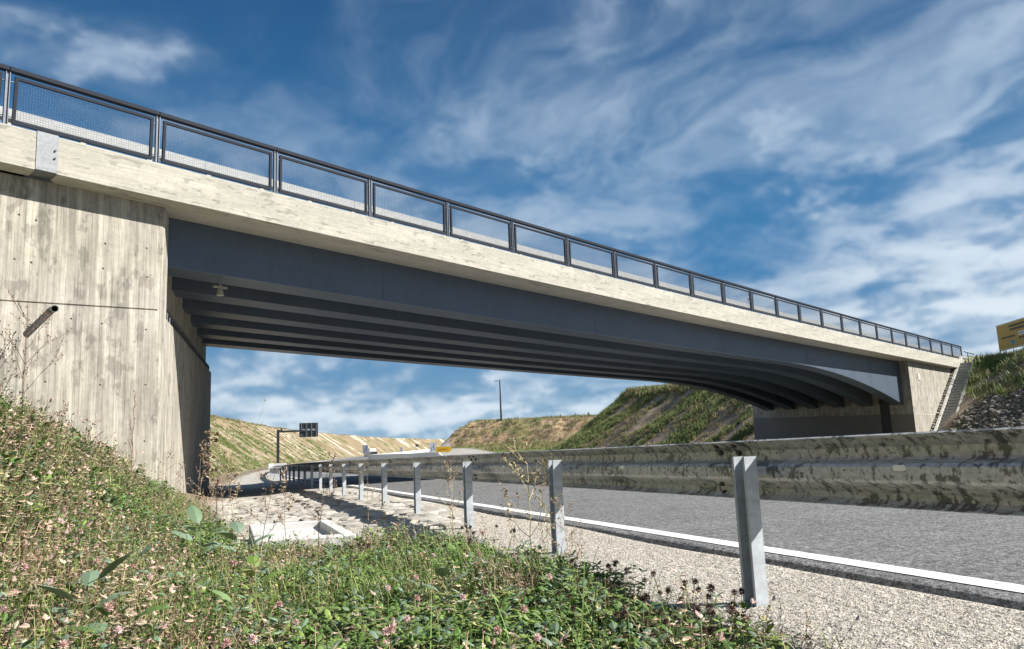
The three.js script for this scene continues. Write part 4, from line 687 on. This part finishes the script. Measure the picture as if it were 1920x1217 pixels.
// ------------------------------------------------------------------ single plants that stand out
function standing(px, py, lift) { return land(px, py, lift, 60); }
const pinkMat = std({ vertexColors: true, roughness: 0.8 });
function flowerGeo(R, cols) { const b = new Buf(); for (let i = 0; i < 46; i++) { const th = Math.acos(1 - 1.75 * (i + 0.5) / 46), ph = i * 2.39996; const d = V(Math.sin(th) * Math.cos(ph), Math.cos(th), Math.sin(th) * Math.sin(ph)), base = d.clone().multiplyScalar(R * 0.25); b.leaf(base, Math.atan2(d.z, d.x), Math.asin(d.y) + rr(-0.1, 0.25), R * rr(0.75, 1.0), R * 0.28, rr(-0.5, 0.2), jit(pick(cols), 0.16), [0.5, 0.9, 1, 0], 0.6); } return b.geo(); }
const flowerGeos = [flowerGeo(0.0155, [[0.55, 0.27, 0.27], [0.62, 0.40, 0.37], [0.60, 0.48, 0.42]]), flowerGeo(0.014, [[0.74, 0.55, 0.53], [0.68, 0.38, 0.40], [0.75, 0.62, 0.58]])];
const driedGeos = [flowerGeo(0.016, [[0.06, 0.032, 0.025], [0.10, 0.055, 0.04], [0.045, 0.028, 0.025]]), flowerGeo(0.014, [[0.13, 0.07, 0.05], [0.07, 0.04, 0.03]])];
function headOnStem(name, label, category, group, px, py, h, geo, stemCol, leafCol) {
  const g0 = standing(px, py, h); if (!g0) return; const lean = V(rr(-0.06, 0.06), 0, rr(-0.06, 0.06)), g = thing(name, label, category, group, g0.toArray());
  const b = new Buf(); let p = V(-lean.x, 0, -lean.z); for (let k = 1; k <= 4; k++) { const q = V(-lean.x * (1 - k / 4) , h * k / 4, -lean.z * (1 - k / 4)); b.stick(p, q, 0.0016, stemCol); if (leafCol && k < 4) b.leaf(q, rr(0, 6.28), 0.6, 0.03, 0.014, 0.8, jit(leafCol), leafy); p = q; }
  mesh('stem', b.geo(), dryMat, g); const m = mesh('flower_head', geo, pinkMat, g); m.position.set(0, h, 0); m.rotation.set(rr(-0.4, 0.4), rr(0, 6), rr(-0.4, 0.4)); m.scale.setScalar(rr(0.9, 1.15));
}
[[151, 997], [46, 1017], [250, 1062], [92, 1092], [26, 1112], [7, 1144], [440, 1056], [221, 1183], [118, 1211], [555, 1168], [524, 1134], [474, 1199], [425, 1207], [120, 956], [318, 961], [296, 956], [181, 1053], [281, 1082], [45, 1064], [5, 993], [780, 1083], [727, 1103], [782, 1122], [813, 1042], [983, 1143], [1008, 1197], [732, 1183], [723, 1186], [933, 1182], [1030, 1082], [898, 1040], [763, 1160], [204, 1140], [180, 985], [108, 975], [195, 870], [905, 1000], [868, 1120]].forEach(([x, y], i) => headOnStem('clover_flower', 'pink clover flower head standing above the green bank', 'flower', 'pink clover flowers on the bank', x, y, rr(0.27, 0.34), flowerGeos[i % 2], [0.15, 0.2, 0.06], GREEN[1]));
{ const list = []; for (let i = 0; i < 62; i++) { const s = rnd(); list.push([mix(1060, 1392, s) + rr(-25, 25), mix(1085, 1150, s) + rr(-45, 62)]); } for (let i = 0; i < 22; i++) list.push([rr(640, 1000), rr(985, 1035)]); for (let i = 0; i < 24; i++) list.push([rr(120, 420), rr(850, 960)]);
  list.forEach(([x, y], i) => headOnStem('dried_flower_head', i < 62 ? 'dark brown dried clover head at the edge of the gravel verge' : i < 84 ? 'dark dried clover head over the green bank below the guard rail posts' : 'dark dried clover head in front of the board marked wall', 'dried flower', 'dried clover heads', x, y, rr(0.16, 0.28), driedGeos[i % 2], [0.16, 0.10, 0.06], rnd() < 0.4 ? GREEN[2] : DRY[2])); }
function broadPlant(px, py, h, n, leafLen, cols, label) {
  h += 0.12; leafLen *= 1.35; const g0 = standing(px, py, h * 0.6); if (!g0) return; const g = thing('broadleaf_plant', label, 'plant', 'broad leaved plants', g0.toArray()); const st = new Buf(); st.stick(V(0, 0, 0), V(0.01, h * 0.8, 0.01), 0.005, [0.16, 0.22, 0.1]); mesh('stem', st.geo(), dryMat, g);
  for (let i = 0; i < n; i++) { const b = new Buf(), y = h * (0.15 + 0.75 * i / n), a = i * 2.4 + rr(-0.3, 0.3), pit = mix(0.25, 1.0, i / n), L = leafLen * rr(0.75, 1.15), s = V(0.01, y, 0.01), e = V(Math.cos(a) * L * 0.35, y + L * 0.12, Math.sin(a) * L * 0.35); b.stick(s, e, 0.0025, [0.2, 0.26, 0.14]); b.leaf(e, a, pit, L, L * rr(0.42, 0.55), rr(0.7, 1.5), jit(pick(cols), 0.18), [0.3, 0.8, 1, 0.95, 0.7, 0.0], 0.22); mesh('leaf', b.geo(), leafMat, g); }
}
broadPlant(160, 1140, 0.30, 9, 0.13, BLUEG, 'large bluish green plant with broad upright leaves beside the arched straw');
broadPlant(215, 1195, 0.22, 7, 0.11, GREEN, 'bright green broad leaved plant low in the clover');
broadPlant(375, 1012, 0.34, 8, 0.16, BLUEG, 'grey green broad leaved plant before the left end of the drain chamber');
broadPlant(455, 1030, 0.32, 8, 0.15, BLUEG, 'grey green broad leaved plant before the middle of the drain chamber');
broadPlant(480, 1100, 0.26, 8, 0.10, GREEN, 'rounded leafed green plant among brown stalks');
broadPlant(455, 1155, 0.18, 5, 0.09, [[0.16, 0.26, 0.09]], 'pale green seedling with two round leaves');
broadPlant(835, 1110, 0.22, 7, 0.10, BLUEG, 'silvery leaved plant in the middle of the clover');
broadPlant(240, 1075, 0.24, 6, 0.10, BLUEG, 'dull grey leaved plant among dry stalks');
function dryWeed(name, label, px, py, hpx, o = {}) {
  const g0 = standing(px, py, o.lift || 0.12); if (!g0) { console.log('no land for', label); return; } const d = g0.length(), h = hpx / FOCAL * d * 1.02 + (o.lift || 0.12), g = thing(name, label, 'dry weed', 'tall dry weeds', g0.toArray());
  const b = new Buf(), s = new Buf(), cols = o.cols || DRY, lean = o.lean || 0, right = V(1, 0, 0); let p = V(0, 0, 0); const N = 9, r0 = h * (o.thick || 0.006);
  const tuft = (q, k) => { for (let i = 0; i < k; i++) s.leaf(q.clone().add(V(rr(-1, 1), rr(-1, 1), rr(-1, 1)).multiplyScalar(h * 0.012)), rr(0, 6.28), rr(-0.5, 1.3), h * rr(0.016, 0.032) * (o.seed || 1), h * rr(0.008, 0.016) * (o.seed || 1), rr(-0.5, 1.5), jit(pick(o.seedCols || [...DRY, ...PINK, ...STRAW]), 0.25), [0.4, 1, 0.8, 0], 0.6); };
  const branch = (q, dir, len, r, lev) => { let a = q, dd = dir.clone(); const m = lev ? 3 : 4; for (let k = 0; k < m; k++) { const e = a.clone().addScaledVector(dd, len / m); b.stick(a, e, r * (1 - k / m * 0.5), jit(cols[0], 0.2)); if (lev === 0 && k > 0 && rnd() < 0.8) branch(e, dd.clone().add(V(rr(-0.8, 0.8), rr(0, 0.6), rr(-0.8, 0.8))).normalize(), len * 0.4, r * 0.6, 1); if (o.dense || k === m - 1 || rnd() < 0.5) tuft(e, o.dense ? 5 : 3); dd.add(V(rr(-0.25, 0.25), rr(0, 0.3), rr(-0.25, 0.25))).normalize(); a = e; } };
  for (let k = 1; k <= N; k++) { const f = k / N, q = V(lean * h * f + rr(-0.008, 0.008) * h, h * f, rr(-0.01, 0.01) * h); b.stick(p, q, r0 * (1 - 0.7 * f), jit(cols[0], 0.12)); if (f > (o.from || 0.25) && k < N) for (let m = 0; m < (o.nb || 2); m++) { const a = rr(0, 6.28), up = o.up || 0.8; branch(q, V(Math.cos(a), up, Math.sin(a)).normalize(), h * (o.blen || 0.28) * (1.15 - f * 0.75), r0 * 0.45, o.simple ? 1 : 0); } p = q; } tuft(p, 6);
  mesh('stalk', b.geo(), dryMat, g); mesh('seed_heads', s.geo(), dryMat, g).userData.kind = 'stuff';
}
dryWeed('dry_weed', 'tall branching straw coloured weed in front of the guard rail between two posts', 1000, 1105, 250, { cols: STRAW, seedCols: [...STRAW, ...DRY], blen: 0.3 });
dryWeed('dry_weed', 'slender pale weed leaning on the guard rail post shadow', 1078, 1090, 150, { cols: DRY, blen: 0.22, lean: -0.1 });
dryWeed('dry_weed', 'thin dry weed rising before the narrow gap between two guard rail posts', 850, 1005, 130, { cols: STRAW, blen: 0.25 });
dryWeed('dry_weed', 'thin brown weed on the stone verge behind the drain chamber', 690, 985, 105, { cols: DRY, blen: 0.25, nb: 1 });
dryWeed('dry_weed', 'big brown twiggy weed with fine branches against the pale wall', 40, 800, 190, { cols: [[0.16, 0.10, 0.07]], seedCols: [[0.16, 0.09, 0.06], [0.24, 0.15, 0.11]], blen: 0.4, up: 1.3, nb: 2, seed: 0.75, thick: 0.0065, lift: 0.2 });
dryWeed('dock_stalk', 'upright rusty brown dock seed stalk in front of the pale wall', 247, 905, 150, { cols: [[0.22, 0.10, 0.07]], seedCols: [[0.26, 0.13, 0.09], [0.18, 0.09, 0.06], [0.34, 0.2, 0.15]], blen: 0.22, up: 3, dense: true, simple: true, seed: 0.55, nb: 1, lift: 0.15, thick: 0.008 });
dryWeed('dry_weed', 'withered pale weed with curled leaves beside the abutment corner', 405, 1000, 165, { cols: [[0.2, 0.14, 0.09]], seedCols: [...DRY, [0.5, 0.42, 0.3]], seed: 1.5, blen: 0.26, lift: 0.2 });
dryWeed('dry_weed', 'brown weed with withered leaf stars before the dark underpass', 535, 1010, 115, { cols: [[0.17, 0.11, 0.08]], seed: 1.7, blen: 0.2, nb: 1, lift: 0.15 });
dryWeed('dry_weed', 'dark twisted weed in front of the drain chamber', 590, 1040, 170, { cols: [[0.13, 0.085, 0.06]], seedCols: [[0.14, 0.09, 0.07], [0.3, 0.22, 0.15]], blen: 0.25, nb: 1, lean: 0.12, lift: 0.15 });
dryWeed('dry_weed', 'dark sparse weed leaning over the chalky ground', 470, 1075, 170, { cols: [[0.13, 0.085, 0.06]], seedCols: [[0.14, 0.09, 0.07], [0.26, 0.18, 0.13]], blen: 0.25, nb: 1, lean: 0.2, lift: 0.15 });
dryWeed('dry_weed', 'small twiggy sprig growing on the bare gravel beside the second post', 1090, 1040, 62, { cols: DRY, blen: 0.2, nb: 1, lift: 0.03 });
for (let i = 0; i < 30; i++) { const f = rnd(), px = mix(95, 425, f) + rr(-20, 20), py = mix(845, 965, f) + rr(-15, 30); dryWeed('dry_weed', 'knee high brown weed on the sloping bank before the pale wall', px, py, rr(45, 95), { cols: [pick(DRY)], seedCols: [...DRY, ...PINK], seed: rr(1.1, 2.2), blen: 0.3, nb: 1, lean: rr(-0.2, 0.2), lift: 0.12, simple: true }); }
for (let i = 0; i < 16; i++) { dryWeed('dry_weed', 'short brown weed rising out of the green bank', rr(60, 980), rr(1030, 1190), rr(70, 130), { cols: [pick([...DRY, ...STRAW])], seedCols: [...DRY, ...PINK], seed: rr(1.0, 1.8), blen: 0.26, nb: 1, lean: rr(-0.25, 0.25), lift: 0.2, simple: true }); }
{ // leafy bush at the foot of the wall
  for (const [px, py, h] of [[12, 835, 0.75], [60, 850, 0.55], [-30, 820, 0.8]]) { const g0 = standing(px, py, 0.2); if (!g0) continue; const g = thing('leafy_bush', 'dark green leafy bush on the bank against the pale wall', 'bush', 'leafy bushes', g0.toArray()); const st = new Buf(), lf = new Buf(); for (let i = 0; i < 26; i++) { const a = rr(0, 6.28), r = rr(0.1, 0.55) * h; let p = V(0, 0, 0), d = V(Math.cos(a) * r, h, Math.sin(a) * r).normalize(); const L = h * rr(0.6, 1.05); for (let k = 0; k < 7; k++) { const q = p.clone().addScaledVector(d, L / 7); st.stick(p, q, 0.004, [0.13, 0.14, 0.06]); for (let m = 0; m < 5; m++) lf.leaf(q, rr(0, 6.28), rr(0, 0.9), rr(0.04, 0.08), rr(0.02, 0.035), rr(0.2, 1.2), jit(pick(GREEN), 0.25), leafy, 0.3); d.add(V(rr(-0.2, 0.2), rr(-0.05, 0.1), rr(-0.2, 0.2))).normalize(); p = q; } } mesh('stems', st.geo(), dryMat, g); mesh('foliage', lf.geo(), leafMat, g); }
}
{ // tall yellow-flowered stem and the arched straw
  const g0 = standing(432, 960, 0.15), d = g0.length(), g = thing('mustard_stem', 'tall yellow green stem with one small yellow flower by the underpass', 'plant', null, g0.toArray()); const k = d / FOCAL, top = V(58 * k, 190 * k + 0.15, 0), b = new Buf(); let p = V(0, 0, 0);
  for (let i = 1; i <= 8; i++) { const f = i / 8, q = V(top.x * Math.pow(f, 1.1) , top.y * f, 0); b.stick(p, q, 0.006 * (1 - 0.6 * f), [0.27, 0.32, 0.14]); if (i > 3 && i < 8) for (const s of [-1, 1]) if (rnd() < 0.7) { const e = q.clone().add(V(s * rr(0.04, 0.12), rr(0.06, 0.14), rr(-0.05, 0.05))); b.stick(q, e, 0.002, [0.25, 0.28, 0.12]); b.leaf(e, rr(0, 6), 0.8, 0.05, 0.012, 0.5, [0.2, 0.22, 0.09], lance); } p = q; }
  mesh('stem', b.geo(), dryMat, g); const f = new Buf(); for (let i = 0; i < 10; i++) f.leaf(p, i * 0.63, rr(0.2, 0.9), 0.035, 0.022, 0.6, jit([0.75, 0.6, 0.05], 0.15), [0.4, 1, 0.9, 0]); mesh('flower', f.geo(), leafMat, g);
  const a0 = standing(125, 1217, 0.02), s = thing('arched_straw', 'single pale straw stalk arching over the clover', 'grass', null, a0.toArray()); const e = ray(312, 1086).multiplyScalar(a0.length() * 1.12).add(V(0, EYE, 0)).sub(a0), cpts = []; for (let i = 0; i <= 14; i++) { const t = i / 14; cpts.push(V(e.x * t, e.y * Math.sin(t * 1.45) / Math.sin(1.45), e.z * t)); } mesh('stalk', tube(cpts, 0.0035, 0.0018, 5), std({ color: rgb(0.46, 0.42, 0.2), roughness: 0.8 }), s); const h = new Buf(); for (let i = 0; i < 12; i++) h.leaf(cpts[14].clone().add(V(i * 0.004, 0, 0)), rr(-0.6, 0.6), rr(-0.3, 0.6), 0.02, 0.006, 0.4, jit([0.4, 0.3, 0.18]), lance); mesh('seed_head', h.geo(), dryMat, s);
}

renderer.render(scene, camera);
